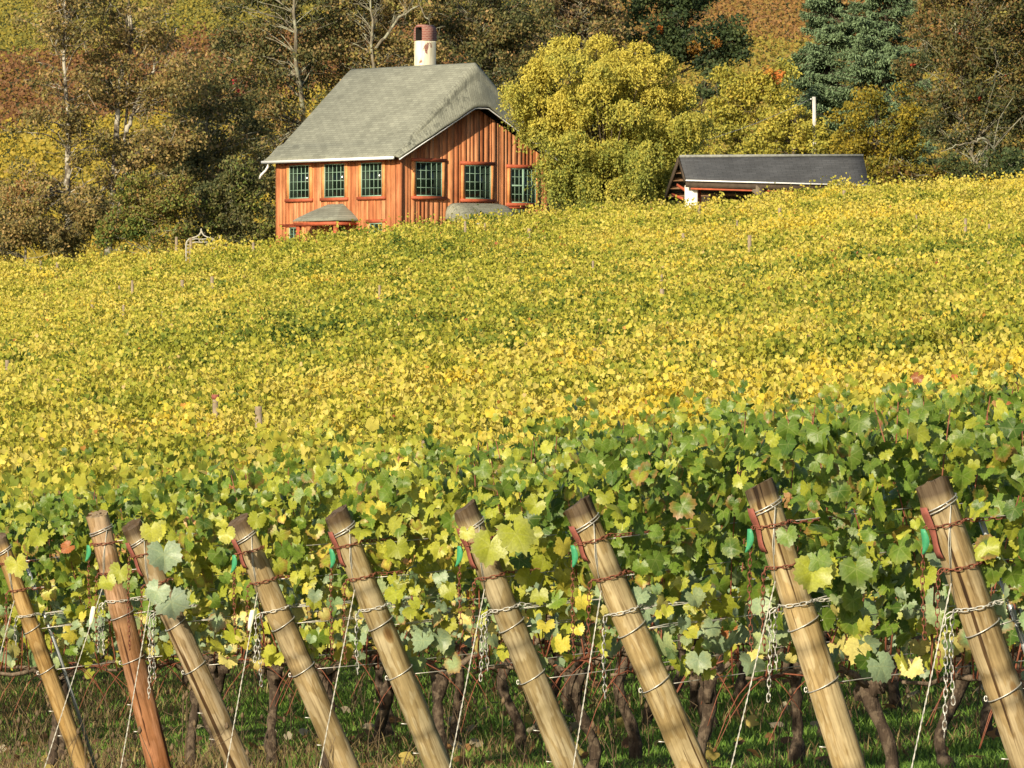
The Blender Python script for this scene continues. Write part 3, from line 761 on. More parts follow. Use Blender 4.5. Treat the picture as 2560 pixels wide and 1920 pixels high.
def build_line_posts():
    ys = np.linspace(80, 274, 1200)
    for i, (px, yt, yb, lab) in enumerate(HILL_POSTS):
        x = (px - 1280) / F * ys; z = ground(x, ys) + 1.86
        yc = 960 - z / ys * F
        j = np.argmin(np.abs(yc - (yb - 1)) + 1e-6 * ys); D = min(ys[j], 271.0); X = (px - 1280) / F * D
        g = float(ground(X, D)); zt = (960 - yt) / F * D
        r = np.random.default_rng(900 + i); mb = MB(); rad = r.uniform(0.045, 0.065) if 'thin' not in lab and 'small' not in lab else 0.035
        ns = 9; lx = r.normal(0, 0.03)
        pts = [Vector((lx * t, 0, (zt - g + 0.15) * t - 0.15)) for t in np.linspace(0, 1, 5)]
        mb.tube(pts, [rad * 1.05, rad, rad, rad * 0.97, rad * 0.9], ns)
        root = empty('line_post', (X, D, g)); tag(root, 'weathered ' + lab, 'line post', 'line posts among the hillside vines')
        mb.build('shaft', M['stake'], root, True)
        if 'rust capped line' in lab:
            q = MB(); H = zt - g; q.tube([(lx, 0, H - 0.06), (lx, 0, H + 0.012)], [rad * 1.25, rad * 1.2], 10); q.build('cap', M['strap'], root, True)
build_line_posts()

# ------------------------------------------------------------------ trees, shrubs, far slopes
def make_tree(name, label, cat, px, D, clumps, n, leaf, pal, wts, group=None, trunk_r=0.16, bark='bark', limb=0.55, twigs=2, ybase=None,
              tmpl=DL, lmat='tree_leaf', accents=None, droop=0.0, flat=1.0, seed=1, trunks=None, shell=0.35, sparse=False):
    """clumps: (px, py, radius px horizontally, radius px vertically, depth offset m) in photograph pixels at distance D"""
    r = np.random.default_rng(seed); rng_py = random.Random(seed)
    X = (px - 1280) / F * D; g = float(ground(X, D)); base = Vector((X, D, g)); S = D / F
    root = empty(name, base); tag(root, label, cat, group)
    cl = []
    for (cx, cy, rx, ry, dz) in clumps:
        c = np.array([(cx - px) * S, dz, (960 - cy) * S - g]); cl.append((c, np.array([rx * S, rx * S * 0.95, ry * S])))
    wt = np.array([q[1][0] * q[1][0] * q[1][2] for q in cl]) ** 0.72
    # sub clumps
    subs = []
    nsub = max(24, int(n / 110))
    ki = r.choice(len(cl), nsub, p=wt / wt.sum())
    dirs = r.normal(0, 1, (nsub, 3)); dirs /= np.linalg.norm(dirs, axis=1)[:, None]
    rad = r.uniform(0.05, 1, nsub) ** shell
    for i in range(nsub):
        c, q = cl[ki[i]]; subs.append(c + dirs[i] * q * rad[i] * (1 + 0.12 * r.normal()))
    subs = np.array(subs); sr = r.uniform(0.28, 0.75, nsub) * np.median([q[1][0] for q in cl]) ** 0.5 * 0.72
    # trunk and limbs
    mb = MB(); top = max(c[2] for c, q in cl); stems = trunks or [((0, 0, -0.3), None)]
    if trunks is None:
        cc = np.average([c for c, q in cl], axis=0, weights=wt); zb = cl[0][0][2]
        th = max(0.6, min(cc[2], top)) + 0.15 * top
        stems = [[(0, 0, -0.3), (r.normal(0, .15), 0, th * 0.33), (cc[0] * 0.45, cc[1] * 0.5, th * 0.66), (cc[0] * 0.8, cc[1] * 0.8, th)]]
    else:
        stems = [[((a - px) * S, dz, (960 - b) * S - g) for a, b, dz in t] for t in trunks]
    nodes = []
    for stp in stems:
        p = np.array(stp, float); t = np.linspace(0, len(p) - 1, 22)
        q = np.stack([np.interp(t, np.arange(len(p)), p[:, j]) for j in range(3)], 1) + r.normal(0, 0.035, (22, 3))
        rr = trunk_r * (1.0 if stp is stems[0] else 0.6) * np.linspace(1.15, 0.25, 22); mb.tube(q, rr, 8)
        nodes += [(q[i], rr[i]) for i in range(5, 22)]
    sel = r.choice(nsub, min(nsub, int(26 + 26 * limb) + (60 if bark in ('lichen_bark', 'pale_bark') and limb > 0.75 else 0)), replace=False); nd_ = np.array([q for q, _ in nodes])
    for i in sel:
        e = subs[i]; dd = np.linalg.norm(nd_ - (e - np.array([0, 0, 0.35 * np.linalg.norm(e - nd_[len(nd_) // 2])])), axis=1); j = int(np.argmin(dd)); a, ra = nodes[j]
        L = np.linalg.norm(e - a); m_ = (a + e) / 2 + r.normal(0, 0.12 * L, 3) + np.array([0, 0, 0.1 * L])
        t = np.linspace(0, 1, 8)[:, None]; q = a * (1 - t) ** 2 + 2 * m_ * t * (1 - t) + e * t ** 2 + r.normal(0, 0.03 * L ** .5, (8, 3)) * t
        mb.tube(q, np.linspace(min(ra * 0.32, 0.010 + 0.014 * L), 0.010, 8), 5)
        for k in range(twigs):
            s0 = q[r.integers(3, 8)]; dv = r.normal(0, 1, 3) * np.array([1, 1, 0.6]); dv /= np.linalg.norm(dv); l2 = r.uniform(0.4, 1.0)
            mb.tube([s0, s0 + dv * l2 * 0.5 + r.normal(0, .05, 3), s0 + dv * l2 + np.array([0, 0, r.normal(0, .15)])], [0.014, 0.011, 0.006], 4)
    mb.build('trunk', M[bark], root, True)
    # leaves round every sub clump
    k = r.choice(nsub, n, p=sr ** 2 / (sr ** 2).sum()); d = r.normal(0, 1, (n, 3)); d /= np.linalg.norm(d, axis=1)[:, None]
    rr = r.uniform(0, 1, n) ** 0.45
    p = subs[k] + d * (sr[k] * rr)[:, None] * np.array([1.1, 1.1, 0.75 * flat])
    if droop: p[:, 2] -= r.exponential(droop, n)
    p = p[p[:, 2] > -0.1] if not sparse else p; n = len(p)
    wp = p + np.array([X, D, g])
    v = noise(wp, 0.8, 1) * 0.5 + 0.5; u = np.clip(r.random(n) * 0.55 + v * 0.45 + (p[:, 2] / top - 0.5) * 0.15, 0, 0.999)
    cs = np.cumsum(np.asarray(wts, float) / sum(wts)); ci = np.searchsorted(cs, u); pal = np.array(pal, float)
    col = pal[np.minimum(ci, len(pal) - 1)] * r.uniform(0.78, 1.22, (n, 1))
    if accents:
        for (ax_, ay_, ar_, ac_) in accents:
            q = np.hypot(wp[:, 0] - (ax_ - 1280) * S, wp[:, 2] - (960 - ay_) * S) < ar_ * S * (0.6 + 0.6 * r.random(n)); col[q] = np.array(ac_) * r.uniform(0.7, 1.2, (int(q.sum()), 1))
    nr = r.normal(0, 1, (n, 3)) + d[:n] * 0.5 + SUNV * 0.45; tip = r.normal(0, 0.7, (n, 3)) + np.array([0, 0, -0.6])
    mb = MB(); mb.scatter(tmpl[0], tmpl[1], p, nr, tip, r.uniform(0.65, 1.3, n) * leaf, np.clip(col, 0.004, 0.85))
    mb.build('crown', M[lmat], root)
    return root

BROWN = [(0.1, 0.105, 0.042), (0.19, 0.165, 0.06), (0.28, 0.215, 0.075), (0.38, 0.265, 0.11), (0.31, 0.295, 0.085)]
OLIVE = [(0.045, 0.06, 0.028), (0.095, 0.108, 0.042), (0.17, 0.158, 0.058), (0.25, 0.195, 0.075), (0.34, 0.225, 0.1)]
DGREEN = [(0.03, 0.05, 0.026), (0.055, 0.085, 0.034), (0.085, 0.118, 0.042), (0.13, 0.14, 0.046)]
YELLOW = [(0.2, 0.22, 0.05), (0.33, 0.32, 0.06), (0.46, 0.405, 0.07), (0.51, 0.39, 0.07)]
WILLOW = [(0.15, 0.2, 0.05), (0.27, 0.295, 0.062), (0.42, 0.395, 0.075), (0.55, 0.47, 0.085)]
UNDER = [(0.068, 0.119, 0.032), (0.135, 0.185, 0.043), (0.23, 0.238, 0.051), (0.27, 0.172, 0.058)]
TG = 'autumn trees behind the house and shed'
PALE_A = [[(172, 640, 0), (168, 480, 0.1), (172, 330, 0), (160, 170, 0.1), (166, -60, 0)]]
PALE_B = [[(268, 640, 0), (282, 480, 0.1), (292, 330, 0), (300, 200, 0.2), (330, 130, 0.2), (320, -60, 0)], [(284, 600, 0.3), (310, 440, .3), (312, 330, 0.3), (322, 130, 0.2), (318, -80, .2)], [(318, 330, 0), (350, 230, 0.3), (440, 70, 0.5)]]

def build_trees():
    T = make_tree
    # left, thin crowns with pale trunks
    T('bare_tree', 'tall thin tree with one pale speckled trunk and sparse brown leaves at the far left', 'tree', 172, 300,
      [(160, 60, 130, 120, 0), (120, 260, 120, 110, 0), (210, 330, 90, 120, 0.5), (90, 480, 110, 90, 0), (170, -60, 120, 80, 0)], 9500, 0.16, BROWN, (2, 2, 2, 1.6, 1.4), TG, 0.15, 'pale_bark', 0.8, 4, trunks=PALE_A, seed=21, shell=0.5)
    T('bare_tree', 'tall forked tree with two pale speckled trunks and sparse brown leaves left of the house', 'tree', 275, 302,
      [(330, 60, 150, 110, 0), (400, 190, 130, 110, 0), (270, 200, 110, 110, 0), (330, 380, 120, 110, 0.4), (250, 480, 90, 90, 0), (420, 330, 110, 90, 0)], 15000, 0.16, BROWN, (2.2, 2, 2, 1.6, 1.4), TG, 0.15, 'pale_bark', 0.9, 4, trunks=PALE_B, seed=22, shell=0.5)
    T('maple', 'brown and olive maple with red leaf flecks between the pale trunks and the house', 'tree', 520, 312,
      [(480, 330, 120, 130, 0), (560, 230, 110, 120, 0.5), (600, 400, 100, 130, 0), (480, 480, 120, 110, -0.5), (430, 390, 80, 90, 0)], 21000, 0.16, OLIVE + [(0.2, 0.17, 0.03)], (2.2, 2, 1.6, 1.2, 0.9, 1.2), TG, 0.17, 'lichen_bark', 0.8, 3, seed=23,
      accents=[(588, 205, 7, (0.42, 0.04, 0.05)), (596, 226, 8, (0.42, 0.04, 0.05)), (470, 340, 16, (0.30, 0.09, 0.05)), (385, 385, 18, (0.3, 0.06, 0.035)), (330, 400, 10, (0.3, 0.07, 0.03))])
    T('oak', 'dark oak with a pale trunk line above the left end of the house roof', 'tree', 660, 326,
      [(560, 340, 100, 120, 1.5), (660, 480, 110, 100, 0.5), (640, 60, 110, 120, 0), (700, 200, 110, 120, 0), (610, 190, 90, 110, 0.5), (760, 90, 100, 110, 0), (680, 350, 110, 120, 0), (600, 480, 80, 130, -1), (720, -50, 140, 80, 0)], 30000, 0.16, OLIVE + [(0.26, 0.16, 0.05)], (2.4, 2, 1.6, 1.3, 1.0, 0.7), TG, 0.13, 'lichen_bark', 1.0, 4,
      trunks=[[(770, 640, 0), (760, 300, 0), (742, 150, -1.6), (738, 20, -1.8), (735, -60, -1.6)]], seed=24, accents=[(630, 160, 10, (0.35, 0.07, 0.06))])
    T('oak', 'brown oak with lichened branches behind the chimney', 'tree', 935, 328,
      [(890, 60, 110, 110, 0), (1000, 60, 110, 110, 0), (850, 150, 90, 90, 0), (1010, 170, 110, 90, 0), (930, -50, 150, 80, 0), (920, 250, 120, 90, 0)], 26000, 0.16, BROWN + [(0.06, 0.07, 0.02)], (2, 2, 2, 1.3, 1.3, 2), TG, 0.11, 'lichen_bark', 1.6, 6,
      trunks=[[(940, 640, 0), (938, 300, 0), (935, 170, -1.6), (932, 60, -1.7), (930, -60, -1.6)], [(938, 130, -1.7), (1000, 50, -1.9), (1050, 20, -2.0), (1075, 60, -2.0)]], seed=25)
    T('oak', 'dark oak with pale lichened twigs right of the chimney', 'tree', 1190, 330,
      [(1130, 120, 100, 110, 0), (1220, 70, 110, 110, 0), (1160, 10, 120, 90, 0), (1240, 190, 100, 110, 0), (1300, 60, 90, 90, 0), (1180, 250, 100, 110, 0)], 26000, 0.16, OLIVE, (2.8, 2.2, 1.6, 1.1, 0.7), TG, 0.22, 'lichen_bark', 1.3, 5, seed=26)
    T('oak', 'brown topped oak behind the crown of the willow', 'tree', 1420, 338,
      [(1380, 60, 100, 90, 0), (1470, 40, 100, 90, 0), (1420, -30, 120, 80, 0), (1500, 110, 70, 80, 0)], 11000, 0.18, OLIVE + [(0.16, 0.11, 0.07)], (2, 2, 1.8, 1.4, 1.0, 1.6), TG, 0.2, 'lichen_bark', 1.2, 4, seed=27)
    T('oak', 'dark green round oak against the orange hillside, right of centre', 'tree', 1680, 342,
      [(1640, 40, 100, 100, 0), (1740, 70, 100, 85, 0), (1800, 100, 65, 60, 0), (1690, -30, 120, 70, 0), (1640, 130, 90, 50, 0), (1840, 125, 28, 28, 0), (1760, 160, 45, 30, 0)], 17000, 0.18, DGREEN, (2.6, 2.4, 1.6, 0.7), TG, 0.22, 'bark', 0.7, 3, seed=28,
      accents=[(1650, 75, 9, (0.5, 0.16, 0.03)), (1735, 125, 22, (0.3, 0.16, 0.03)), (1790, 110, 14, (0.3, 0.14, 0.03)), (1730, 55, 10, (0.3, 0.12, 0.03))])
    # willow in front of the gable
    willow()
    # yellow trees behind the shed
    T('yellow_tree', 'yellow tree between the willow and the orange hillside', 'tree', 1850, 325,
      [(1820, 230, 75, 60, 0), (1900, 260, 70, 60, 0), (1790, 330, 70, 80, 0), (1870, 330, 80, 70, 0.3), (1940, 210, 50, 50, 0)], 12500, 0.16, YELLOW, (1.6, 2, 2, 1.2), TG, 0.12, 'bark', 0.6, 2, seed=31,
      accents=[(1945, 190, 16, (0.55, 0.2, 0.05)), (1920, 175, 14, (0.5, 0.25, 0.05))])
    T('yellow_tree', 'round yellow tree behind the shed roof with the power pole against it', 'tree', 1985, 316.5,
      [(1960, 340, 70, 65, 0), (2035, 352, 55, 45, -0.9), (1900, 370, 60, 45, 0), (1990, 300, 50, 40, 0), (2070, 350, 35, 40, 0)], 10000, 0.15, YELLOW, (1.2, 1.8, 2.2, 1.4), TG, 0.12, 'bark', 0.5, 2, seed=32)
    T('yellow_tree', 'dark gap tree with a few orange leaves between willow and shed', 'tree', 1755, 330,
      [(1750, 300, 50, 90, 0), (1740, 390, 40, 70, 0), (1780, 200, 40, 60, 0.5)], 5000, 0.16, DGREEN + [(0.35, 0.22, 0.03)], (2, 2, 1.5, 1, 1), TG, 0.12, 'bark', 0.5, 2, seed=33)
    spruce('spruce', 'blue green spruce, the left one of two, behind the power pole', 2078, 330, 480, -160, 215, 41)
    spruce('spruce', 'blue green spruce, the right one of two, beside the lichened oak', 2212, 327, 470, -260, 190, 42)
    T('yellow_tree', 'loose olive yellow tree between the spruces and the lichened oak', 'tree', 2180, 309,
      [(2170, 320, 80, 90, 0), (2130, 390, 70, 60, 0), (2230, 380, 70, 80, 0), (2190, 250, 50, 50, 0), (2260, 300, 50, 70, 0)], 11500, 0.14, [(0.13, 0.14, 0.028), (0.22, 0.19, 0.028), (0.34, 0.26, 0.03), (0.2, 0.14, 0.03)], (2, 2, 1.5, 0.8), TG, 0.1, 'bark', 0.8, 3, seed=34)
    T('oak', 'big russet oak with bare pale lichened limbs at the right picture edge', 'tree', 2440, 306,
      [(2420, 60, 150, 120, 0), (2500, 200, 120, 120, 0), (2350, 190, 100, 100, 0), (2380, 310, 90, 80, 0.6), (2520, 340, 90, 90, 0.4), (2560, 60, 120, 110, 0), (2450, -60, 170, 70, 0), (2600, 250, 90, 120, 0)], 42000, 0.15,
      [(0.05, 0.065, 0.028), (0.095, 0.105, 0.038), (0.165, 0.14, 0.048), (0.24, 0.15, 0.058), (0.25, 0.225, 0.055)], (2.4, 2.2, 2, 1.6, 1.0), TG, 0.10, 'lichen_bark', 2.0, 6,
      trunks=[[(2450, 640, 0), (2440, 430, 0), (2425, 330, 0), (2400, 180, 0), (2380, -20, 0)], [(2445, 430, 0), (2480, 380, -2.2), (2450, 350, -2.6), (2420, 362, -2.6), (2380, 370, -2.7), (2345, 385, -2.6)], [(2450, 440, -1), (2450, 395, -2.6), (2460, 370, -2.7), (2436, 345, -2.8)], [(2425, 430, -2.4), (2440, 395, -2.8), (2455, 372, -2.7)], [(2455, 425, -2.6), (2448, 400, -2.8), (2462, 380, -2.8)]], seed=35,
      accents=[(2390, 85, 6, (0.4, 0.06, 0.03)), (2280, 165, 6, (0.4, 0.06, 0.03)), (2278, 268, 6, (0.42, 0.07, 0.03)), (2445, 248, 5, (0.4, 0.06, 0.03)), (2505, 190, 6, (0.35, 0.06, 0.03))])
    # understorey on the left
    sh = 'shrubs along the left edge of the trees'
    for i, (lab, px, D, cl, n, pal, wt) in enumerate((
        ('russet shrub at the far left picture edge behind the vines', 60, 292, [(50, 560, 80, 60, 0), (-10, 590, 70, 60, 0), (110, 600, 60, 40, 0), (60, 500, 60, 45, 0)], 9000, BROWN + [(0.25, 0.12, 0.04)], (2.4, 2, 2, 1.6, 1, 1)),
        ('brown shrub under the single pale trunk', 180, 294, [(180, 560, 70, 60, 0), (220, 520, 60, 50, 0), (150, 610, 60, 40, 0)], 7500, BROWN, (2.4, 2, 2, 1.4, 1.4)),
        ('green shrub between the forked pale trunks and the garden arch', 370, 292, [(360, 520, 80, 60, 0), (420, 500, 70, 55, 0), (310, 570, 70, 50, 0), (272, 598, 45, 32, -.3), (400, 580, 80, 50, 0), (340, 470, 50, 40, 0)], 12500, UNDER + BROWN[1:3], (2.0, 1.8, 1.2, 0.7, 1.2, 1.0)),
        ('dark green shrub right of the garden arch beside the house wall', 560, 294, [(550, 500, 70, 60, 0), (610, 520, 60, 60, 0), (560, 580, 80, 50, 0), (640, 570, 50, 50, 0), (600, 440, 50, 45, 0)], 12000, OLIVE[:3] + UNDER[1:3], (1.8, 2.2, 1.6, 1, 0.9)),
        ('dark shrub under the lichened oak at the right picture edge', 2480, 300, [(2460, 430, 80, 40, 0), (2540, 420, 70, 50, 0), (2380, 430, 60, 40, 0)], 8000, DGREEN + [(0.11, 0.10, 0.025)], (2.4, 2.2, 1.4, 1, 0.7)),
        ('yellow olive shrub at the right end of the shed', 2230, 300, [(2210, 440, 50, 40, 0), (2280, 440, 60, 35, 0), (2330, 440, 40, 25, 0)], 5500, [(0.13, 0.14, 0.028), (0.24, 0.2, 0.03), (0.16, 0.09, 0.03)], (2, 2, 1)))):
        T('shrub', lab, 'shrub', px, D, cl, n, 0.135, pal, wt, sh, 0.06, 'lichen_bark', 0.6, 2, seed=50 + i, trunks=[[(px, 680, 0), (px + 6, 600, 0), (px - 5, cl[0][1], 0)]])

def willow():
    px, D, seed = 1520, 284.0, 30
    r = np.random.default_rng(seed); S = D / F; X = (px - 1280) * S; g = float(ground(X, D)); H = (960 - 82) * S - g
    root = empty('willow', (X, D, g)); tag(root, 'large round golden willow covering the right corner of the red house', 'tree', TG)
    mb = MB(); ends = []
    mb.tube([(0, 0, -0.3), (0.1, 0, 1.2), (0.0, 0.1, 2.4)], [0.34, 0.27, 0.22], 9)
    # lobes of the crown (photograph pixels)
    lobes = [(1470, 190, 150, 105), (1400, 250, 120, 100), (1590, 210, 110, 90), (1365, 300, 75, 85), (1660, 290, 85, 100), (1500, 330, 150, 110), (1600, 380, 110, 90), (1455, 410, 95, 85), (1690, 380, 45, 80), (1500, 450, 110, 70), (1610, 470, 80, 50), (1425, 470, 55, 55), (1690, 300, 60, 80), (1330, 270, 45, 50)]
    V, Nn, C, Z = [], [], [], []
    wt = np.array([a[2] * a[3] for a in lobes], float); tufts = []
    for i in range(210):        # leafy tufts that cover the lobes, each a little curtain of hanging shoots
        cx, cy, rx, ry = lobes[r.choice(len(lobes), p=wt / wt.sum())]
        d = r.normal(0, 1, 3); d /= np.linalg.norm(d); d[1] -= 0.25; d[2] = d[2] * 0.8 + 0.15
        k = r.uniform(0.72, 1.05); tufts.append((np.array([(cx - px) * S, -0.9 + 0.7 * r.normal(), (960 - cy) * S - g]) + d * np.array([rx, 0.9 * rx, ry]) * S * k, d, r.uniform(0.30, 0.62), cy))
    for st, d, q, cy in tufts:
        ends.append(st)
        for j in range(int(34 * q / 0.45)):
            e = r.normal(0, 1, 3); e /= np.linalg.norm(e); e[2] = abs(e[2]) * 0.55
            a0 = st + e * q * r.uniform(0.45, 1.0); L = r.uniform(0.35, 0.95) * (1.6 if cy > 330 else 0.95); m = int(10 + L * 18)
            t = r.uniform(0, 1, m); w_ = r.normal(0, 0.12, 2)
            p = a0 + np.array([e[0], e[1], 0]) * (0.22 * np.sqrt(t))[:, None] + np.stack([w_[0] * t, w_[1] * t, -L * t ** 1.2 + 0.12 * np.sin(3 * t)], 1) + r.normal(0, 0.06, (m, 3))
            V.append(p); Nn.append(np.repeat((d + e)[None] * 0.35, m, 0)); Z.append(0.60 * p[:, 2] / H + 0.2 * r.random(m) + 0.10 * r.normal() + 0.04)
    ends = ends[::2]
    p = np.concatenate(V); dn = np.concatenate(Nn); tone = np.concatenate(Z); n = len(p)
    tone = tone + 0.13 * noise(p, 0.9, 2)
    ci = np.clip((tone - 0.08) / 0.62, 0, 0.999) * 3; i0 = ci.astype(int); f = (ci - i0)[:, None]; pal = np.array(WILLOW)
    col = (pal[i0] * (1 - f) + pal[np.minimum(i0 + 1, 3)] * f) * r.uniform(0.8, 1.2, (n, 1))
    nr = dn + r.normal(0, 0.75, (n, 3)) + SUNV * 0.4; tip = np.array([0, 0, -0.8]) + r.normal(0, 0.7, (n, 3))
    for e in ends:
        a = np.array([0, 0.05, r.uniform(1.6, 2.5)]); m_ = a * 0.35 + e * 0.65 + np.array([0, 0, 0.9]); t = np.linspace(0, 1, 8)[:, None]
        q = a * (1 - t) ** 2 + 2 * m_ * t * (1 - t) + e * t ** 2; mb.tube(q, np.linspace(0.06, 0.010, 8), 5)
    mb.build('trunk', M['bark'], root, True)
    tl = (DL[0] * np.array([0.9, 1.15, 1]), DL[1])
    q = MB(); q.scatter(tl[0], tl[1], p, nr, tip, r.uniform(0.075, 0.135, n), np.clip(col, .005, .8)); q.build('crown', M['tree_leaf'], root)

def spruce(name, label, px, D, yb, yt, half, seed):
    r = np.random.default_rng(seed); S = D / F; X = (px - 1280) * S; g = float(ground(X, D)); zb = (960 - yb) * S - g; H = (960 - yt) * S - g
    root = empty(name, (X, D, g)); tag(root, label, 'tree', 'spruces on the right')
    mb = MB(); mb.tube([(0, 0, -0.3), (0.05, 0, H * .5), (0, 0, H)], [0.26, 0.15, 0.02], 8)
    P_, T_, N_, C_ = [], [], [], []
    zz = max(zb, 0.8)
    while zz < H - 0.3:
        fr = (zz - zb) / (H - zb); R = half * S * (1 - max(0, fr)) ** 0.72 * r.uniform(0.72, 1.2); nb = 1
        a0 = r.uniform(0, 6.28)
        for j in range(nb):
            a = a0 + j * 2 * PI / nb + r.normal(0, .15); L = R * r.uniform(0.7, 1.12); dv = np.array([math.cos(a), math.sin(a), 0]); sd = np.array([-dv[1], dv[0], 0])
            t = np.linspace(0, 1, 6); br = dv * (L * t)[:, None] + np.array([0, 0, 1.0]) * (zz - 0.42 * L * t + 0.36 * L * t ** 2)[:, None]
            mb.tube(br, np.linspace(0.035, 0.008, 6), 4)
            m = int(90 + 160 * L); tt = r.uniform(0.1, 1, m) ** 0.7; c = np.stack([np.interp(tt, t, br[:, q]) for q in range(3)], 1)
            sp = r.normal(0, 1, m) * 0.30 * L * (1.08 - tt); c = c + sd * sp[:, None] + np.array([0, 0, -1.0]) * (np.abs(r.normal(0, .13, m)) + 0.18 * np.abs(sp))[:, None]
            P_.append(c); T_.append(dv * 0.8 + sd * np.sign(sp)[:, None] * 0.5 + np.array([0, 0, -0.35]) + r.normal(0, .35, (m, 3))); N_.append(np.array([0, 0, 0.8]) + dv * 0.6 + r.normal(0, .5, (m, 3)))
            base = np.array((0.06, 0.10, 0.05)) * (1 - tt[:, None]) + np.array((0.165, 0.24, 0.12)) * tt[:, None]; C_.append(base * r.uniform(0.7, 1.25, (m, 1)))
        zz += 0.04 * r.uniform(0.75, 1.25)
    mb.build('trunk', M['bark'], root, True)
    p = np.concatenate(P_); n = len(p)
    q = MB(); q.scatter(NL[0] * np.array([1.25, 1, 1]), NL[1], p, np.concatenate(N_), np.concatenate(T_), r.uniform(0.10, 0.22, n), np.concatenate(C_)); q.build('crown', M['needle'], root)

build_trees()

def far_slope():
    """vine rows on the slope behind the trees: yellow, brown and orange blocks"""
    y = []; n = 260000
    rows = np.arange(322, 505, 2.2); k = RNG.integers(0, len(rows), n); yy = rows[k] + RNG.normal(0, 0.18, n); xx = RNG.uniform(-1, 1, n) * 0.0711 * yy * 1.12
    # leave the middle, which the house and the thick trees cover, thinner
    px = 1280 + xx / yy * F; keep = (px < 900) | (px > 1500) | (RNG.random(n) < 0.3); xx, yy = xx[keep], yy[keep]; n = len(xx); px = px[keep]
    flat = np.stack([xx, yy, 0 * xx], 1)
    bare = noise(flat, 0.35, 3) > 0.75
    h = (1.25 + 0.3 * noise(flat, 0.9, 1)) * RNG.random(n) ** 0.55; p = np.stack([xx, yy, ground(xx, yy) + h], 1)[~bare]; px = px[~bare]
    n = len(p); pyv = 960 - p[:, 2] / p[:, 1] * F
    pyj = pyv + 28 * noise(p, 0.25, 2) + RNG.normal(0, 10, n) - np.where(px < 1400, (px - 250) * 0.10, 0) * -1
    col = np.empty((n, 3))
    L = px < 1300
    yel = pick(((0.42, 0.34, 0.06), (0.32, 0.29, 0.06), (0.22, 0.22, 0.05)), (2, 2, 1), n); brn = pick(((0.30, 0.155, 0.06), (0.24, 0.115, 0.055), (0.32, 0.21, 0.05)), (2, 1.6, 1.2), n)
    ye2 = pick(((0.56, 0.42, 0.06), (0.46, 0.37, 0.06), (0.34, 0.30, 0.05)), (2, 2, 1), n)
    orr = pick(((0.40, 0.22, 0.07), (0.37, 0.255, 0.07), (0.31, 0.17, 0.07)), (2, 1.6, 1), n); grn = pick(((0.34, 0.31, 0.065), (0.42, 0.335, 0.065), (0.41, 0.27, 0.065)), (1.4, 2, 1), n)
    a = L & (pyj < 110); b = L & (pyj >= 110) & (pyj < 290); c = L & (pyj >= 290)
    col[a] = yel[a]; col[b] = brn[b]; col[c] = ye2[c]
    d = ~L & (pyj < 95); e = ~L & (pyj >= 95); col[d] = orr[d]; col[e] = grn[e]
    nr = np.array([0, -0.5, 0.5]) + SUNV * 0.4 + RNG.normal(0, 0.6, (n, 3)); tip = RNG.normal(0, 0.6, (n, 3)) + np.array([0, 0, -1.0])
    mb = MB(); mb.scatter(SL[0], SL[1], p, nr, tip, RNG.uniform(0.12, 0.24, n), col * 0.86)
    o = mb.build('far_vineyard', M['hill_leaf']); tag(o, 'distant slope of yellow, brown and orange vine rows behind the trees', 'vines', None, 'stuff')
far_slope()

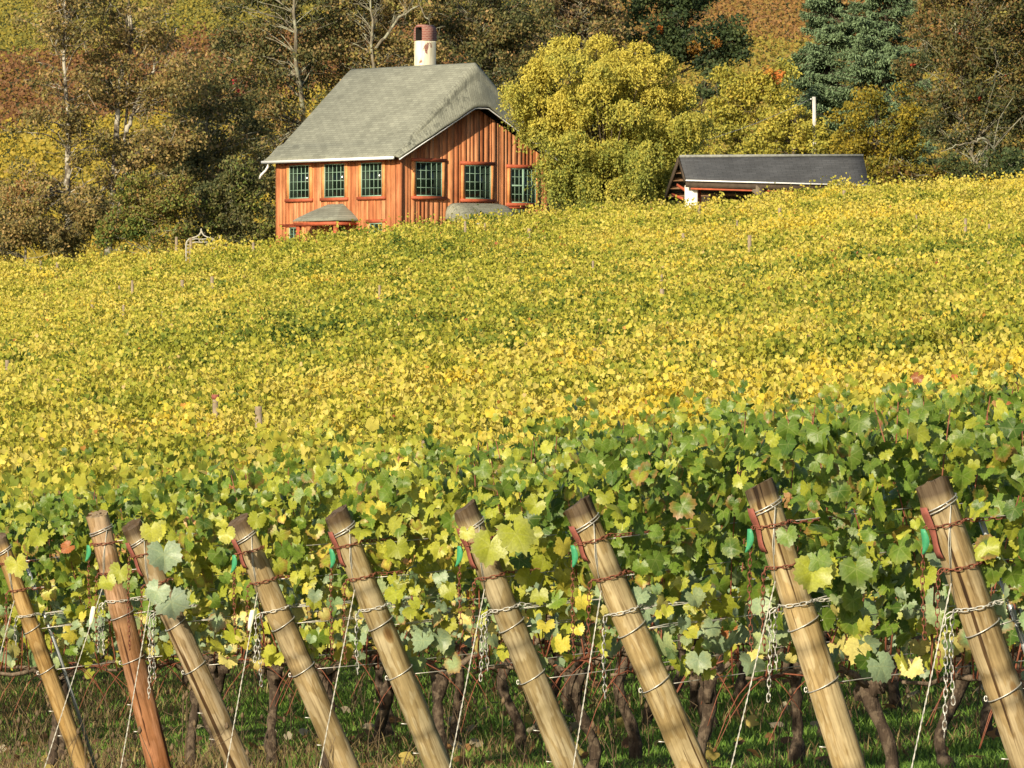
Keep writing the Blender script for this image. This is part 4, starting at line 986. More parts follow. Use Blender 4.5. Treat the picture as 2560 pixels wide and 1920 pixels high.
# ------------------------------------------------------------------ grass and weeds under the vines
def build_grass():
    n = 230000
    y = 34 + (92 - 34) * RNG.random(n) ** 1.6; x = RNG.uniform(-1.08, 1.08, n) * (0.0711 * y + 0.4)
    fl = np.stack([x, y, 0 * x], 1); px = 1280 + x / y * F
    dry = np.interp(px, [0, 700, 1300, 2560], [0.55, 0.22, 0.04, 0.0]) + 0.35 * noise(fl, 0.7, 1) + np.interp(y, [38, 46, 52], [0.05, 0.1, -0.15])
    isd = RNG.random(n) < dry
    h = np.where(isd, RNG.uniform(0.04, 0.15, n), RNG.uniform(0.03, 0.09, n)) * (1 + 0.4 * noise(fl, 1.3, 2)); wd = RNG.uniform(0.0035, 0.007, n)
    a = RNG.uniform(0, 2 * PI, n); b = RNG.uniform(0, 2 * PI, n); ln = h * RNG.uniform(0.15, 0.9, n)
    z = ground(x, y) - 0.01
    ca, sa, cb, sb = np.cos(a), np.sin(a), np.cos(b), np.sin(b)
    V = np.stack([np.stack([x - ca * wd, y - sa * wd, z], 1), np.stack([x + ca * wd, y + sa * wd, z], 1),
                  np.stack([x + ca * wd * .7 + cb * ln * .35, y + sa * wd * .7 + sb * ln * .35, z + h * .6], 1), np.stack([x - ca * wd * .7 + cb * ln * .35, y - sa * wd * .7 + sb * ln * .35, z + h * .6], 1),
                  np.stack([x + cb * ln, y + sb * ln, z + h], 1)], 1)
    col = np.where(isd[:, None], pick(((0.27, 0.21, 0.10), (0.17, 0.12, 0.055), (0.10, 0.065, 0.035)), (2, 2, 1), n), pick(((0.11, 0.215, 0.034), (0.17, 0.28, 0.05), (0.06, 0.12, 0.025)), (2, 1.4, 1), n))
    mb = MB(); o5 = np.arange(n)[:, None] * 5
    mb.add(V.reshape(-1, 3), [o5 + np.array([[0, 1, 2, 3]]), o5 + np.array([[3, 2, 4]])], np.repeat(col, 5, 0))
    o = mb.build('grass', M['grass']); tag(o, 'short green and dry straw grass under the front vines', 'grass', None, 'stuff')
    r = np.random.default_rng(77); mb = MB()
    for i in range(650):
        yy = r.uniform(39, 62); xx = r.uniform(-1.02, 1.02) * 0.0711 * yy
        if r.random() < np.interp(xx / yy * F + 1280, [0, 900, 2560], [0.0, 0.6, 0.8]): continue
        g = float(ground(xx, yy)); H = r.uniform(0.15, 0.6); lx, ly = r.normal(0, 0.25, 2) * H
        p = [(xx + lx * t * t, yy + ly * t * t, g + H * t) for t in np.linspace(0, 1, 5)]; mb.tube(p, np.linspace(0.003, 0.0018, 5), 4)
        e = np.array(p[-1])
        if r.random() < 0.6: mb.tube([e - np.array([0, 0, .012]), e + np.array([0, 0, .004]), e + np.array([0, 0, .03])], [0.004, 0.014, 0.004], 6)
        for j in range(2):
            s_ = np.array(p[r.integers(1, 4)]); mb.tube([s_, s_ + np.array([r.normal(0, .07), r.normal(0, .07), r.uniform(.04, .14)])], 0.0018, 4)
    o = mb.build('dry_weeds', M['stalk']); tag(o, 'brown dry weed stalks with seed heads in the grass', 'weeds', None, 'stuff')
    n = 420; y = RNG.uniform(38, 60, n); x = RNG.uniform(-1, 1, n) * 0.0711 * y; p = np.stack([x, y, ground(x, y) + RNG.uniform(0.03, 0.1, n)], 1)
    mb = MB(); tv, tf, uv = LOWL[0]
    mb.scatter(tv, tf, p, np.array([0, -0.3, 1.0]) + RNG.normal(0, .5, (n, 3)), RNG.normal(0, 1, (n, 3)), RNG.uniform(0.06, 0.12, n), pick(((0.28, 0.15, 0.06), (0.5, 0.40, 0.12), (0.16, 0.09, 0.05), (0.4, 0.35, 0.25)), (2, 1.2, 2, 1), n))
    o = mb.build('fallen_leaves', M['hill_leaf']); tag(o, 'brown and yellow fallen vine leaves lying in the grass', 'leaves', None, 'stuff')
build_grass()

# ------------------------------------------------------------------ the red house
def shingle_mat(name, c, course=0.13, var=0.3):
    m, n, b = new_mat(name)
    uv = nd(n, 'ShaderNodeUVMap')
    br = nd(n, 'ShaderNodeTexBrick'); br.offset = 0.5
    setv(br, {'Scale': 1.0, 'Mortar Size': 0.010, 'Brick Width': 0.34, 'Row Height': course, 'Mortar Smooth': 0.4,
              'Color1': (c[0] * 0.86, c[1] * 0.86, c[2] * 0.86, 1), 'Color2': (c[0] * 1.12, c[1] * 1.12, c[2] * 1.12, 1), 'Mortar': (c[0] * 0.55, c[1] * 0.55, c[2] * 0.55, 1)})
    n.links.new(uv.outputs[0], br.inputs['Vector'])
    f = noisetex(n, texco(n), 1.1, 5, 0.6); f2 = noisetex(n, texco(n), 40, 3)
    c2 = mixc(n, 1.0, br.outputs['Color'], ramp(n, f, [(0.3, (1 - var * .6,) * 3), (0.7, (1 + var * .5,) * 3)]), 'MULTIPLY')
    c2 = mixc(n, 1.0, c2, ramp(n, f2, [(0.3, (0.82,) * 3), (0.7, (1.12,) * 3)]), 'MULTIPLY')
    if name == 'grey_green_shingle':       # mossy black streaks where the shingles roll over the gable edge
        tc = texco(n); sp = nd(n, 'ShaderNodeSeparateXYZ'); n.links.new(tc, sp.inputs[0])
        st = noisetex(n, texco(n, 'Object', (1, 1, 0.5)), 5.5, 5, 0.7)
        near = math_(n, 'MULTIPLY', math_(n, 'LESS_THAN', sp.outputs[1], -0.12), math_(n, 'LESS_THAN', sp.outputs[0], 3.3))
        dk = math_(n, 'MULTIPLY', near, math_(n, 'MULTIPLY', math_(n, 'GREATER_THAN', st, 0.56), 0.45))
        c2 = mixc(n, dk, c2, (0.05, 0.055, 0.048))
    n.links.new(c2, b.inputs['Base Color']); setv(b, {'Roughness': 0.9, 'Specular IOR Level': 0.15}); bump(n, b, br.outputs['Fac'], -0.5, 0.012)
    return m
def cedar_mat():
    m, n, b = new_mat('stained_cedar_board')
    at = nd(n, 'ShaderNodeAttribute', attribute_name='col')
    f = noisetex(n, texco(n, 'Object', (1, 1, 0.07)), 14, 6, 0.65); f2 = noisetex(n, texco(n, 'Object', (1, 1, 0.35)), 3.2, 4, 0.6)
    c = mixc(n, 1.0, at.outputs['Color'], ramp(n, f, [(0.28, (0.68, 0.6, 0.56)), (0.5, (1, 1, 1)), (0.75, (1.2, 1.24, 1.28))]), 'MULTIPLY')
    c = mixc(n, 1.0, c, ramp(n, f2, [(0.3, (0.68, 0.6, 0.58)), (0.6, (1.1, 1.1, 1.1))]), 'MULTIPLY')
    n.links.new(c, b.inputs['Base Color']); setv(b, {'Roughness': 0.7, 'Specular IOR Level': 0.2}); bump(n, b, f, 0.4, 0.01)
    return m
M['cedar'] = cedar_mat()
M['roof'] = shingle_mat('grey_green_shingle', (0.225, 0.235, 0.195), 0.135, 0.25)
M['dark_roof'] = shingle_mat('charcoal_shingle', (0.070, 0.074, 0.082), 0.14, 0.3)
M['trim'] = plain('orange_stained_trim', (0.60, 0.26, 0.095), 0.6, 0, 0.18, 5)
M['redtrim'] = plain('red_stained_beam', (0.36, 0.085, 0.040), 0.6, 0, 0.2, 5)
M['white'] = plain('white_gutter_paint', (0.72, 0.74, 0.76), 0.45, 0, 0.05, 5)
M['sash'] = plain('sage_green_paint', (0.23, 0.36, 0.275), 0.5, 0, 0.1, 6)
M['darkwood'] = plain('dark_brown_timber', (0.055, 0.040, 0.028), 0.75, 0, 0.3, 6)
M['stucco'] = plain('white_rough_render', (0.72, 0.70, 0.62), 0.9, 0, 0.15, 4)
M['ironwhite'] = plain('cream_painted_iron', (0.42, 0.40, 0.33), 0.5, 0, 0.1, 10)
M['polewood'] = plain('bleached_pole_wood', (0.52, 0.50, 0.46), 0.85, 0, 0.35, 3)
m_, n_, b_ = new_mat('window_glass')
setv(b_, {'Base Color': (0.006, 0.011, 0.008, 1), 'Roughness': 0.1, 'Specular IOR Level': 0.22}); M['glass'] = m_
m_, n_, b_ = new_mat('flaking_whitewashed_brick')
f_ = noisetex(n_, texco(n_, 'Object', (1, 1, 0.6)), 2.6, 5, 0.65)
br_ = nd(n_, 'ShaderNodeTexBrick'); setv(br_, {'Scale': 1.0, 'Brick Width': 0.2, 'Row Height': 0.07, 'Mortar Size': 0.008, 'Color1': (0.23, 0.085, 0.06, 1), 'Color2': (0.17, 0.06, 0.045, 1), 'Mortar': (0.35, 0.25, 0.2, 1)})
n_.links.new(texco(n_, 'Object', (1, 1, 1), (PI / 2, 0, 0)), br_.inputs['Vector'])
c_ = mixc(n_, ramp(n_, f_, [(0.60, (0, 0, 0)), (0.64, (1, 1, 1))]), ramp(n_, noisetex(n_, texco(n_, 'Object', (1, 1, 0.15)), 7, 4), [(0.3, (0.50, 0.46, 0.33)), (0.6, (0.74, 0.70, 0.55))]), br_.outputs['Color'])
n_.links.new(c_, b_.inputs['Base Color']); setv(b_, {'Roughness': 0.9}); M['whitewash'] = m_
m_, n_, b_ = new_mat('old_red_brick')
br_ = nd(n_, 'ShaderNodeTexBrick'); setv(br_, {'Scale': 1.0, 'Brick Width': 0.2, 'Row Height': 0.07, 'Mortar Size': 0.010, 'Color1': (0.25, 0.085, 0.065, 1), 'Color2': (0.17, 0.06, 0.05, 1), 'Mortar': (0.33, 0.22, 0.18, 1)})
n_.links.new(texco(n_, 'Object', (1, 1, 1), (PI / 2, 0, 0)), br_.inputs['Vector']); n_.links.new(br_.outputs['Color'], b_.inputs['Base Color']); setv(b_, {'Roughness': 0.9}); M['brick'] = m_

def build_house():
    D = 285.0; HZ = 4.3; K = F / D
    X = (998 - 1280) / K
    root = empty('house', (X, D, HZ), (0, 0, math.radians(41)))
    tag(root, 'two storey red cedar house with grey shingle roof and brick chimney on the crest', 'house')
    zpx = lambda py: (960 - py) / K - HZ
    WX, WY, XM = 7.75, 7.6, 3.875
    ze, zr = zpx(394), (zpx(158) + HZ) * 290.0 / 285.0 - HZ - 0.14
    r = np.random.default_rng(5)
    zb_top = (zpx(269) + HZ) * 287.6 / 285.0 - HZ
    def zb(v):
        q = v if v <= XM else 2 * XM - v
        return min(zb_top, zpx(397) + 0.535 * (q + 0.42))
    def zm(v):
        q = v if v <= XM else 2 * XM - v
        return ze + (zr - ze) * (q + 0.42) / (XM + 0.42)
    reds = ((0.43, 0.175, 0.075), (0.48, 0.205, 0.09), (0.38, 0.14, 0.058), (0.52, 0.24, 0.115))
    def boards(axis, length, ztop, far):
        mb = MB(); s = 0.0
        while s < length - 0.01:
            wd = r.choice([0.10, 0.22, 0.3, 0.26, 0.18]) * r.uniform(0.85, 1.15); e = min(length, s + wd); th = r.uniform(0.018, 0.05)
            col = np.array(reds[r.integers(0, 4)]) * r.uniform(0.88, 1.08); zt0, zt1 = ztop(s), ztop(e - 0.004)
            if axis == 'x':      # gable wall at y=0 (or far one)
                y0, y1 = (-th, 0.06) if not far else (WY - 0.06, WY + th)
                v = [(s, y0, -.3), (e - .004, y0, -.3), (e - .004, y1, -.3), (s, y1, -.3), (s, y0, zt0), (e - .004, y0, zt1), (e - .004, y1, zt1), (s, y1, zt0)]
            else:
                x0, x1 = (-th, 0.06) if not far else (WX - 0.06, WX + th)
                v = [(x0, s, -.3), (x1, s, -.3), (x1, e - .004, -.3), (x0, e - .004, -.3), (x0, s, zt0), (x1, s, zt0), (x1, e - .004, zt1), (x0, e - .004, zt1)]
            mb.add(v, [np.array([[0, 3, 2, 1], [4, 5, 6, 7], [0, 1, 5, 4], [1, 2, 6, 5], [2, 3, 7, 6], [3, 0, 4, 7]])], col); s = e
        return mb
    g = lambda v: min(zb(v), zm(v)) - 0.10
    boards('x', WX, g, False).build('wall', M['cedar'], root)
    boards('x', WX, g, True).build('wall', M['cedar'], root)
    zw = ze + 0.12
    boards('y', WY, lambda v: zw, False).build('wall', M['cedar'], root)
    boards('y', WY, lambda v: zw, True).build('wall', M['cedar'], root)
    cb = MB(); c0 = np.array((0.40, 0.15, 0.065)); cb.box(-0.065, 0.16, -0.065, 0.16, -0.3, zw, c0); cb.build('corner_board', M['cedar'], root)
    cb = MB(); cb.box(-0.065, 0.16, WY - 0.16, WY + 0.065, -0.3, zw, c0); cb.build('corner_board', M['cedar'], root)
    cb = MB(); cb.box(WX - 0.16, WX + 0.065, -0.065, 0.16, -0.3, zw, c0 * 0.8); cb.build('corner_board', M['cedar'], root)
    # roof: two slopes whose ends roll down over the gables
    vs = np.concatenate([np.linspace(-0.42, XM - 0.35, 26), np.linspace(XM - 0.2, XM + 0.2, 7), np.linspace(XM + 0.35, 2 * XM + 0.42, 26)])
    prof = []
    nt_ = 12
    for t in np.linspace(1, 0, nt_): prof.append((-1, t))
    for t in np.linspace(0, 1, nt_): prof.append((1, t))
    V, UV = [], []
    for v in vs:
        rd = 0.03 * max(0.0, 1 - abs(v - XM) / 0.3)
        top, bot = zm(v) - rd, zb(v)
        drop = max(0.05, top - bot); y0 = -0.02 if drop > 0.3 else -0.25; sl = 0
        for side, t in prof:
            rl = 0.10 * math.exp(-((t - 0.12) / 0.12) ** 2) * min(1, drop / 0.6)      # rounded shoulder, then a straight steep face
            z = top - drop * t; s_ = t
            y = (y0 + (-0.5 - y0) * t - rl) if side < 0 else (WY - 0.08 + 0.50 * t + rl)
            if side > 0 and drop < 0.3: y = max(y, WY + 0.2 + 0.22 * s_)
            V.append((v, y, z + 0.012 * math.sin(v * 5 + y * 3) * t)); UV.append((y + (drop * t if side > 0 else -drop * t), (abs(v - XM)) * 1.38))
    m = len(prof); q = [(i * m + j, i * m + j + 1, (i + 1) * m + j + 1, (i + 1) * m + j) for i in range(len(vs) - 1) for j in range(m - 1)]
    mb = MB(); mb.add(V, [np.array(q)], None, np.array(UV)); rf = mb.build('roof', M['roof'], root, False)
    sd = rf.modifiers.new('t', 'SOLIDIFY'); sd.thickness = 0.09; sd.offset = -1
    # ridge cap
    rc = MB(); rc.tube([(XM, 0.05 + (WY - 0.2) * t, zr - 0.06) for t in np.linspace(0, 1, 8)], 0.085, 8); rc.build('ridge_cap', M['roof'], rf, True)
    # pale edge strip along the rolled gable edge
    es = MB(); pts = [(v, -0.512, zb(v) - 0.045) for v in vs]
    es.tube(pts, 0.026, 6)
    es.build('edge_strip', M['white'], rf)
    # gutter with elbow at the left
    gm = MB(); yl, yr = WY + 0.42, -0.24; xg = -0.47
    prof2 = [(-0.07, 0.06), (-0.075, 0.0), (-0.045, -0.055), (0.03, -0.055), (0.05, 0.05)]
    V = [(xg + a, y, ze - 0.02 + b) for y in (yl, yr) for a, b in prof2]
    gm.add(V, [np.array([[i, i + 1, 6 + i, 5 + i] for i in range(4)]), np.array([[0, 4, 3, 2, 1], [5, 6, 7, 8, 9]])]); gt = gm.build('gutter', M['white'], root); gt.modifiers.new('t', 'SOLIDIFY').thickness = 0.012
    dm = MB(); dm.tube([(xg, yl - 0.35, ze - 0.07), (xg, yl - 0.35, ze - 0.2), (xg + 0.02, yl - 0.2, ze - 0.34), (xg + 0.03, yl + 0.12, ze - 0.52), (xg + 0.03, yl + 0.2, ze - 0.66)], 0.05, 8); dm.build('downspout', M['white'], gt, True)
    # soffit under the eave
    sf = MB(); sf.box(-0.40, 0.0, 0.0, WY + 0.1, ze - 0.035, ze - 0.01); sf.build('soffit', M['darkwood'], root)

    def window(wall, a0, a1, z0, z1, nc, nr_, double=False, trim=0.16):
        """a: position along the wall; sash outline, trim round it"""
        def bx(mb, s0, s1, d0, d1, zz0, zz1):
            if wall == 'L': mb.box(-d1, -d0, s0, s1, zz0, zz1)
            else: mb.box(s0, s1, -d1, -d0, zz0, zz1)
        f = MB()
        bx(f, a0 - trim, a0, 0.0, 0.085, z0 - 0.005, z1 + 0.005); bx(f, a1, a1 + trim, 0.0, 0.085, z0 - 0.005, z1 + 0.005); bx(f, a0 - 0.001, a1 + 0.001, 0.0, 0.03, z0 - 0.004, z1 + 0.004)
        w_ = f.build('window', M['trim'], root)
        hd = MB(); bx(hd, a0 - trim - 0.05, a1 + trim + 0.05, 0.0, 0.10, z1 + 0.006, z1 + 0.14); hd.build('head_board', M['redtrim'], w_)
        si = MB(); bx(si, a0 - trim - 0.06, a1 + trim + 0.06, 0.0, 0.13, z0 - 0.13, z0 - 0.006); si.build('sill', M['redtrim'], w_)
        gl = MB(); bx(gl, a0 + 0.02, a1 - 0.02, 0.0, 0.050, z0 + 0.02, z1 - 0.02); gl.build('pane', M['glass'], w_)
        s_ = MB(); e = 0.04
        bx(s_, a0 + .002, a0 + e, 0.0, 0.072, z0 + .002, z1 - .002); bx(s_, a1 - e, a1 - .002, 0.0, 0.072, z0 + .002, z1 - .002)
        bx(s_, a0 + e, a1 - e, 0.0, 0.070, z0 + .002, z0 + e); bx(s_, a0 + e, a1 - e, 0.0, 0.070, z1 - e, z1 - .002)
        if double:
            mid = (a0 + a1) / 2; bx(s_, mid - 0.055, mid + 0.055, 0.0, 0.078, z0 + e, z1 - e); bx(s_, a0 + e, a1 - e, 0.0, 0.066, (z0 + z1) / 2 - 0.03, (z0 + z1) / 2 + 0.03)
        else:
            pass
        t_ = 0.0095 if not double else 0.009
        for i in range(1, nc):
            x = a0 + (a1 - a0) * i / nc
            if double and i == nc // 2: continue
            bx(s_, x - t_, x + t_, 0.0, 0.062, z0 + e, z1 - e)
        for j in range(1, nr_):
            z = z0 + (z1 - z0) * j / nr_
            if double and j == nr_ // 2: continue
            bx(s_, a0 + e, a1 - e, 0.0, 0.060, z - t_, z + t_)
        s_.build('sash', M['sash'], w_)
    zt, zl = zpx(404), zpx(489)
    for a0, a1 in ((5.53, 6.81), (3.30, 4.58), (0.98, 2.28)): window('L', a0, a1, zl, zt, 5, 4)
    window('G', 0.80, 2.18, zl, zpx(403), 5, 4); window('G', 3.36, 4.74, zpx(493), zpx(408), 5, 4)
    window('G', 5.80, 7.14, zpx(501), zpx(413), 6, 4, True)
    window('L', 6.0, 6.8, zpx(630), zpx(562), 3, 4); window('L', 0.95, 1.75, zpx(630), zpx(556), 3, 4)
    window('G', 5.8, 6.7, zpx(590), zpx(516), 4, 4)
    # band over the ground floor windows
    b1 = MB(); b1.box(-0.10, -0.0, 2.45, WY - 0.2, zpx(558), zpx(553)); b1.build('band_board', M['redtrim'], root)
    # chimney on the ridge
    cx, cy = XM + 0.40, 3.45; hx, hy = 0.34, 0.32
    ch = MB()
    def octo(zz, k): 
        return [(cx + sx * hx * k, cy + sy * hy * k, zz) for sx, sy in ((-1, -.86), (-.86, -1), (.86, -1), (1, -.86), (1, .86), (.86, 1), (-.86, 1), (-1, .86))]
    zc0, zc1, zc2 = zr - 1.0, (zpx(103) + HZ) * 290.6 / 285.0 - HZ, (zpx(62) + HZ) * 290.6 / 285.0 - HZ
    V = []
    for zz, k in ((zc0, 1), (zc1 - 0.06, 1.0), (zc1, 0.97)): V += octo(zz, k)
    ch.add(V, [np.array([[i * 8 + j, i * 8 + (j + 1) % 8, (i + 1) * 8 + (j + 1) % 8, (i + 1) * 8 + j] for i in range(2) for j in range(8)]), np.array([[16, 17, 18, 19, 20, 21, 22, 23]])])
    chm = ch.build('chimney', M['whitewash'], root)
    # brick hood: barrel vault along x, open towards the left wall side
    hd = MB(); n_ = 13; V = []
    def arch(yh, rz, x):
        rad = yh; pts = [(x, cy - rad, zc1)]
        for a in np.linspace(PI, 0, n_): pts.append((x, cy + rad * math.cos(a), zc2 - rz + rz * math.sin(a)))
        pts.append((x, cy + rad, zc1)); return pts
    O0, O1 = arch(hy * 1.0, 0.30, cx - hx), arch(hy * 1.0, 0.30, cx + hx); I0, I1 = arch(hy * 0.62, 0.22, cx - hx), arch(hy * 0.62, 0.22, cx + hx)
    I0 = [(a, b, min(c, zc2 - 0.09 - 0.02)) for a, b, c in I0]; I1 = [(a, b, min(c, zc2 - 0.11)) for a, b, c in I1]
    m = len(O0); V = O0 + O1 + I0 + I1
    hd.add(V, [np.array([[i, i + 1, m + i + 1, m + i] for i in range(m - 1)]),
               np.array([[i, 2 * m + i, 2 * m + i + 1, i + 1] for i in range(m - 1)]), np.array([[m + i, m + i + 1, 3 * m + i + 1, 3 * m + i] for i in range(m - 1)])])
    hd.build('chimney_hood', M['brick'], chm)
    bk = MB(); bk.add(I0 + I1, [np.array([[i, m + i, m + i + 1, i + 1] for i in range(m - 1)])])
    flue_shade_black = plain('flue_shade_black', (0.02, 0.018, 0.016), 0.95); bk.box(cx + 0.30, cx + 0.34, cy - hy * 0.6, cy + hy * 0.6, zc1 + .01, zc2 - 0.13); bk.build('flue', flue_shade_black, chm)  # black lining and back plate put the opening's deep shade into the colour
    # porch roof on the left wall
    def hip(name, P0, P1, out, zlo, zhi, top0, top1, axis, edge):
        mb = MB(); q = []
        def pt(a, o, z): return (-o, a, z) if axis == 'L' else (a, -o, z)
        n1 = 9
        for i in range(n1):
            t = i / (n1 - 1); k = math.sin(t * PI / 2) ** 1.15; z = zlo + (zhi - zlo) * (t ** 0.85) if t > 0.12 else zlo + (zhi - zlo) * t * 0.9
            a0 = P0 + (top0 - P0) * t; a1 = P1 + (top1 - P1) * t; o = out * (1 - t) + 0.02
            rr = 0.10 * (1 - t)
            q += [pt(a0, -0.0, z), pt(a0, o - rr, z), pt(a0 + rr, o, z), pt(a1 - rr, o, z), pt(a1, o - rr, z), pt(a1, 0.0, z)]
        f = [(i * 6 + j, i * 6 + j + 1, (i + 1) * 6 + j + 1, (i + 1) * 6 + j) for i in range(n1 - 1) for j in range(5)]
        uv = np.array([(p[1] if axis == 'L' else p[0], p[2] * 1.6) for p in q])
        mb.add(q, [np.array(f), np.array([[0, 5, 4, 3, 2, 1]])], None, uv); o = mb.build(name, M['roof'], root, True); return o
    pr = hip('porch_roof', 2.45, 5.25, 1.25, zpx(549), zpx(505), 3.45, 4.35, 'L', 0.1)
    fb = MB(); zf = zpx(552)
    fb.box(-1.16, -1.08, 2.52, 5.18, zf - 0.14, zf); fb.box(-1.08, -0.1, 2.52, 2.60, zf - 0.14, zf - .002); fb.box(-1.08, -0.1, 5.10, 5.18, zf - 0.14, zf - .002); fb.build('fascia', M['redtrim'], pr)
    for yy in (2.62, 4.95):
        p_ = MB(); p_.box(-1.10, -0.94, yy, yy + 0.16, -0.3, zf - 0.145); p_.build('porch_post', M['redtrim'], root)
    dr = MB(); dr.box(-0.07, 0.0, 3.3, 4.3, 0, 2.05); dr.build('door', M['darkwood'], root)
    # curved awning over the gable side entrance
    aw = MB(); V = []; UV = []; na = 10; xs = np.concatenate([[2.42, 2.45, 2.52, 2.66], np.linspace(2.9, 5.0, 10), [5.24, 5.38, 5.45, 5.48]])
    za, zb2 = zpx(507), zpx(553)
    for i in range(na):
        t = i / (na - 1)
        for x in xs:
            q = abs((x - 3.95) / 1.53); k = max(0.0, 1 - q ** 12) ** 0.5
            o = 0.95 * math.sin(t * PI / 2) ** 0.9 * (0.25 + 0.75 * k); z = zb2 + (za - zb2) * math.cos(t * PI / 2) ** 0.8 * (0.15 + 0.85 * k)
            V.append((x, -o, z)); UV.append((x, t * 1.3))
    m = len(xs); aw.add(V, [np.array([[i * m + j, i * m + j + 1, (i + 1) * m + j + 1, (i + 1) * m + j] for i in range(na - 1) for j in range(m - 1)])], None, np.array(UV))
    a = aw.build('awning', M['roof'], root, True); a.modifiers.new('t', 'SOLIDIFY').thickness = 0.05
    ed = MB(); ed.box(2.5, 5.4, -0.985, -0.955, zb2 - 0.10, zb2 - 0.01); ed.build('edge_strip', M['white'], a)
    for xx in (2.6, 5.2):
        bk = MB(); bk.bar((xx, -0.06, zb2 - 0.8), (xx, -0.88, zb2 - 0.14), 0.08, 0.08); bk.build('bracket', M['redtrim'], a)
build_house()

# ------------------------------------------------------------------ open shed
def build_shed():
    D = 275.0; K = F / D; phi = math.radians(9)
    def W(px, py, dd=0.0): return P(px, py, D + dd)
    org = W(1730, 505); g = float(ground(org.x, org.y))
    root = empty('open_shed', (org.x, org.y, g)); tag(root, 'open sided shed with charcoal shingle roof, red beam and white pillar', 'shed')
    O = Vector((org.x, org.y, g))
    rd = [W(1699, 392, 1.7) - O, W(2158, 390, 2.7) - O]; ef = [W(1714, 449, 0.6) - O, W(2174, 462, 1.6) - O]; er = [W(1661, 502, 4.2) - O, W(2118, 502, 5.2) - O]
    # front slope, rear slope (longer and lower)
    def slope(a, b, nm):
        mb = MB(); n_ = 8; V, UV = [], []
        for i in range(n_):
            t = i / (n_ - 1)
            for j in range(12):
                s = j / 11; p = a[0].lerp(a[1], s).lerp(b[0].lerp(b[1], s), t); V.append(tuple(p + Vector((0, 0, 0.015 * math.sin(j * 1.7 + i))))); UV.append((s * 7.3, t * 2.2))
        mb.add(V, [np.array([[i * 12 + j, (i + 1) * 12 + j, (i + 1) * 12 + j + 1, i * 12 + j + 1] for i in range(n_ - 1) for j in range(11)])], None, np.array(UV))
        o = mb.build(nm, M['dark_roof'], root, True); s_ = o.modifiers.new('t', 'SOLIDIFY'); s_.thickness = 0.08; return o
    r1 = slope(rd, ef, 'roof'); r2 = slope(rd, er, 'roof')
    rc = MB(); rc.tube([rd[0] + Vector((0, 0, .02)), (rd[0] + rd[1]) / 2 + Vector((0, 0, .03)), rd[1] + Vector((0, 0, .02))], 0.06, 6); rc.build('ridge_cap', plain('worn_ridge', (0.22, 0.23, 0.22), 0.9), r1, True)
    gm = MB(); dn = Vector((0, -0.05, -0.03)); gm.bar(ef[0] + dn, ef[1] + dn, 0.10, 0.05); gm.build('gutter', M['white'], root)
    fm = MB(); d2 = Vector((0, 0.02, -0.19)); fm.bar(ef[0] + d2, ef[1] + d2, 0.06, 0.20); fm.build('fascia', M['darkwood'], root)
    bm_ = MB(); d3 = Vector((0.0, 0.10, -0.345)); bm_.bar(ef[0] + d3 + Vector((0.2, 0, 0)), ef[1] + d3 - Vector((0.5, 0, 0)), 0.14, 0.06); bm_.build('beam', M['redtrim'], root)
    bg_ = MB(); bg_.bar(rd[0] + Vector((-0.04, -0.02, -0.10)), er[0] + Vector((-0.04, 0, -0.10)), 0.05, 0.22); bg_.bar(rd[0] + Vector((-0.035, 0.02, -0.10)), ef[0] + Vector((-0.035, 0, -0.06)), 0.05, 0.16); bg_.build('barge_board', M['darkwood'], root)
    # rafters and brackets seen under the left gable
    for i, t in enumerate((0.25, 0.42, 0.6, 0.78)):
        q = MB(); p = rd[0].lerp(er[0], t) + Vector((0.0, 0, -0.16)); q.bar(p, rd[1].lerp(er[1], t) + Vector((0, 0, -0.16)), 0.07, 0.13); q.build('purlin', plain('brown_purlin', (0.20, 0.12, 0.07), 0.8), root)
    for a, b in (((1693, 462, 1.5), (1720, 480, 1.0)), ((1681, 486, 3.5), (1708, 497, 2.2))):
        q = MB(); q.bar(W(*a) - O, W(*b) - O, 0.07, 0.10); q.build('bracket', M['redtrim'], root)
    # white pillar, red post, back wall and floor, right hand posts
    pm = MB(); pw = W(1728, 505, 1.1) - O; hgt = (W(1728, 461, 1.1) - O).z
    for z0, z1, k in ((-0.2, 0.55, 0.36), (0.55, hgt - 0.02, 0.25)):
        pm.box(pw.x - k, pw.x + k, pw.y - k * 0.8, pw.y + k * 0.8, z0, z1)
    pl = pm.build('pillar', M['stucco'], root); bv = pl.modifiers.new('b', 'BEVEL'); bv.width = 0.05; bv.segments = 2
    po = MB(); pq = W(1748, 500, 1.6) - O; po.box(pq.x - .07, pq.x + .07, pq.y - .07, pq.y + .07, -.2, hgt - 0.03); po.build('post', M['redtrim'], root)
    for px in (1905, 2065):
        po = MB(); pq = W(px, 500, 0.9) - O; gg = float(ground(pq.x + O.x, pq.y + O.y)) - g; po.box(pq.x - .08, pq.x + .08, pq.y - .07, pq.y + .07, gg - .2, (W(px, 468, .9) - O).z); po.build('post', M['darkwood'], root)
    wl = MB(); b0, b1 = er[0] + Vector((0.5, -0.6, 0)), er[1] + Vector((-0.3, -0.6, 0))
    for i in range(40):
        t0, t1 = i / 40, (i + 0.97) / 40; a = b0.lerp(b1, t0); c = b0.lerp(b1, t1); gg = float(ground(a.x + O.x, a.y + O.y)) - g - .3
        wl.box(a.x, c.x, a.y, a.y + 0.05, gg, a.z + 0.16)
    wl.build('back_wall', M['darkwood'], root)
    wl = MB(); e0 = rd[1].lerp(er[1], 0.8); e1 = rd[1].lerp(ef[1], 0.75); gg = float(ground(e0.x + O.x, e0.y + O.y)) - g - .3
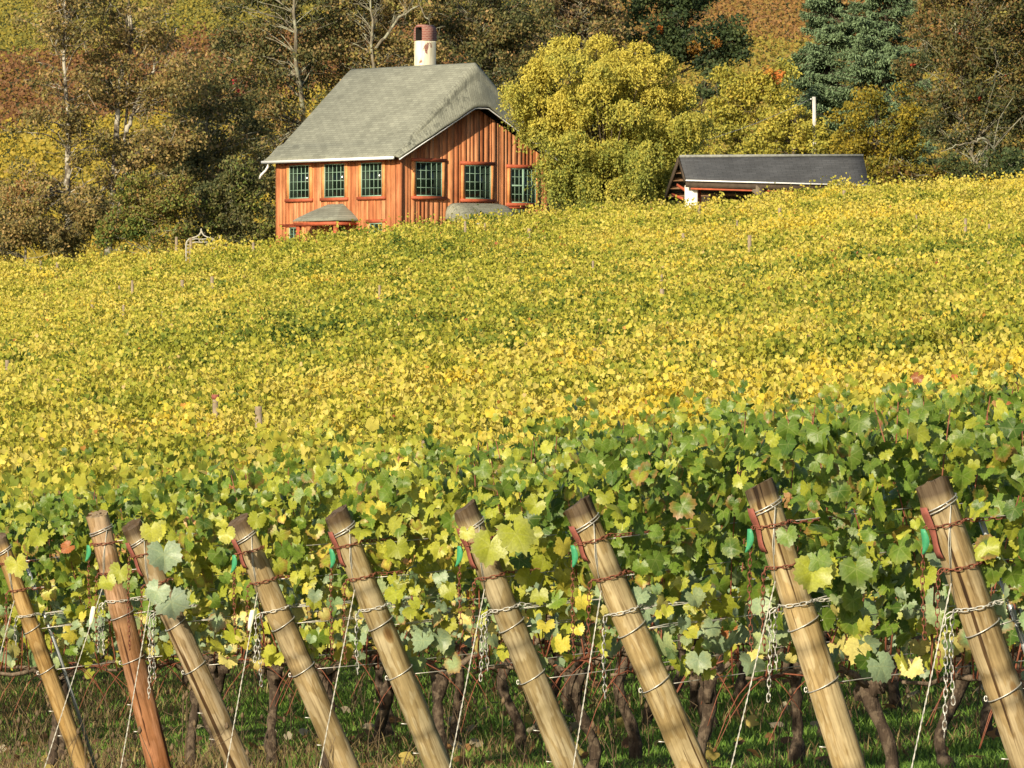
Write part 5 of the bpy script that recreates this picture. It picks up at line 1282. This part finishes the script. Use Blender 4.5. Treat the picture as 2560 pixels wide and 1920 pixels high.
    V = [(e1.x - .3, e1.y, gg), (e0.x - .3, e0.y, gg), (e0.x - .3, e0.y, e0.z - .12), (rd[1].x - .3, rd[1].y, rd[1].z - .12), (e1.x - .3, e1.y, e1.z - .12)]
    wl.add(V, [np.array([[0, 1, 2, 3, 4]])]); o = wl.build('end_wall', M['darkwood'], root); o.modifiers.new('t', 'SOLIDIFY').thickness = 0.05
    br = MB(); a = W(1885, 470, 1.0) - O; c = W(1925, 505, 1.0) - O; br.bar(a, c, 0.06, 0.3); br.build('brace', plain('grey_brown_brace', (0.14, 0.115, 0.085), 0.8), root)
build_shed()

# ------------------------------------------------------------------ power pole, its wire, and the garden arch
def build_small():
    D = 315.5; b = P(2035, 620, D); t = P(2035, 242, D); g = float(ground(b.x, b.y)); root = empty('power_pole', (b.x, b.y, g))
    tag(root, 'bleached wooden power pole behind the shed roof', 'power pole')
    H = t.z - g; mb = MB(); mb.tube([(0.1, 0, -0.4), (0.05, 0, H * 0.5), (0.0, 0, H)], [0.10, 0.09, 0.08], 12); mb.build('shaft', M['polewood'], root, True)
    q = MB(); q.tube([(-0.10, -0.05, H - 0.10), (-0.16, -0.05, H - 0.10)], 0.03, 8); q.build('insulator', M['white'], root, True)
    mb = MB(); a = t + Vector((-0.16, -0.05, -0.10)); c = P(1560, 395, 298.0); pts = []
    for i in range(40):
        s = i / 39; p = a.lerp(c, s); pts.append(p + Vector((0, 0, -0.35 * 4 * s * (1 - s))))
    mb.tube(pts, 0.009, 6); o = mb.build('service_wire', M['pale'], None, True); tag(o, 'pale sagging wire running left from the power pole', 'wire')
    # garden arch of cream painted iron
    D = 272.6; K = F / D; c = P(503, 600, D); g = float(ground(c.x, c.y)); root = empty('garden_arch', (c.x, c.y, g)); tag(root, 'cream iron garden arch with pointed top on the skyline left of the house', 'garden arch')
    zz = lambda py: (960 - py) / K - g
    w2 = 0.58
    for yo in (0.0, 0.42):
        for sx in (-1, 1):
            mb = MB(); mb.tube([(sx * w2, yo, -0.2), (sx * w2, yo, zz(612)), (sx * (w2 - 0.03), yo, zz(604)), (sx * (w2 - 0.12), yo, zz(597)), (sx * (w2 - 0.25), yo, zz(594.5)), (sx * 0.2, yo, zz(592)), (sx * 0.09, yo, zz(588)), (sx * 0.03, yo, zz(582)), (0, yo, zz(577))], 0.024, 7); mb.build('side_bow', M['ironwhite'], root, True)
            if yo == 0:
                mb = MB(); mb.tube([(sx * (w2 - 0.15), yo, -0.2), (sx * (w2 - 0.15), yo, zz(598))], 0.018, 6); mb.build('inner_upright', M['ironwhite'], root, True)
        for zr_ in (606, 598):
            mb = MB(); mb.tube([(-0.4, yo, zz(zr_) - .02), (-0.2, yo, zz(zr_) + 0.02), (0, yo, zz(zr_)), (0.2, yo, zz(zr_) + .02), (0.4, yo, zz(zr_) - .02)], 0.016, 6)
            if zr_ == 598: mb.tube([(0.12 * math.cos(t) * (1 - t / 14), yo, zz(598) - 0.05 + 0.06 * math.sin(t)) for t in np.linspace(0, 9, 22)], 0.010, 5)
            mb.build('cross_bar', M['ironwhite'], root, True)
        for zr_ in (612, 620, 630, 645):
            for sx in (-1, 1):
                mb = MB(); mb.tube([(sx * w2, yo, zz(zr_)), (sx * (w2 - 0.15), yo, zz(zr_))], 0.013, 6); mb.build('rung', M['ironwhite'], root, True)
    mb = MB(); mb.tube([(0, 0, zz(578)), (0, 0, zz(576)), (0, 0, zz(574.5)), (0, 0, zz(573)), (0, 0, zz(571))], [0.02, 0.045, 0.02, 0.03, 0.004], 8); mb.build('finial', M['ironwhite'], root, True)
build_small()
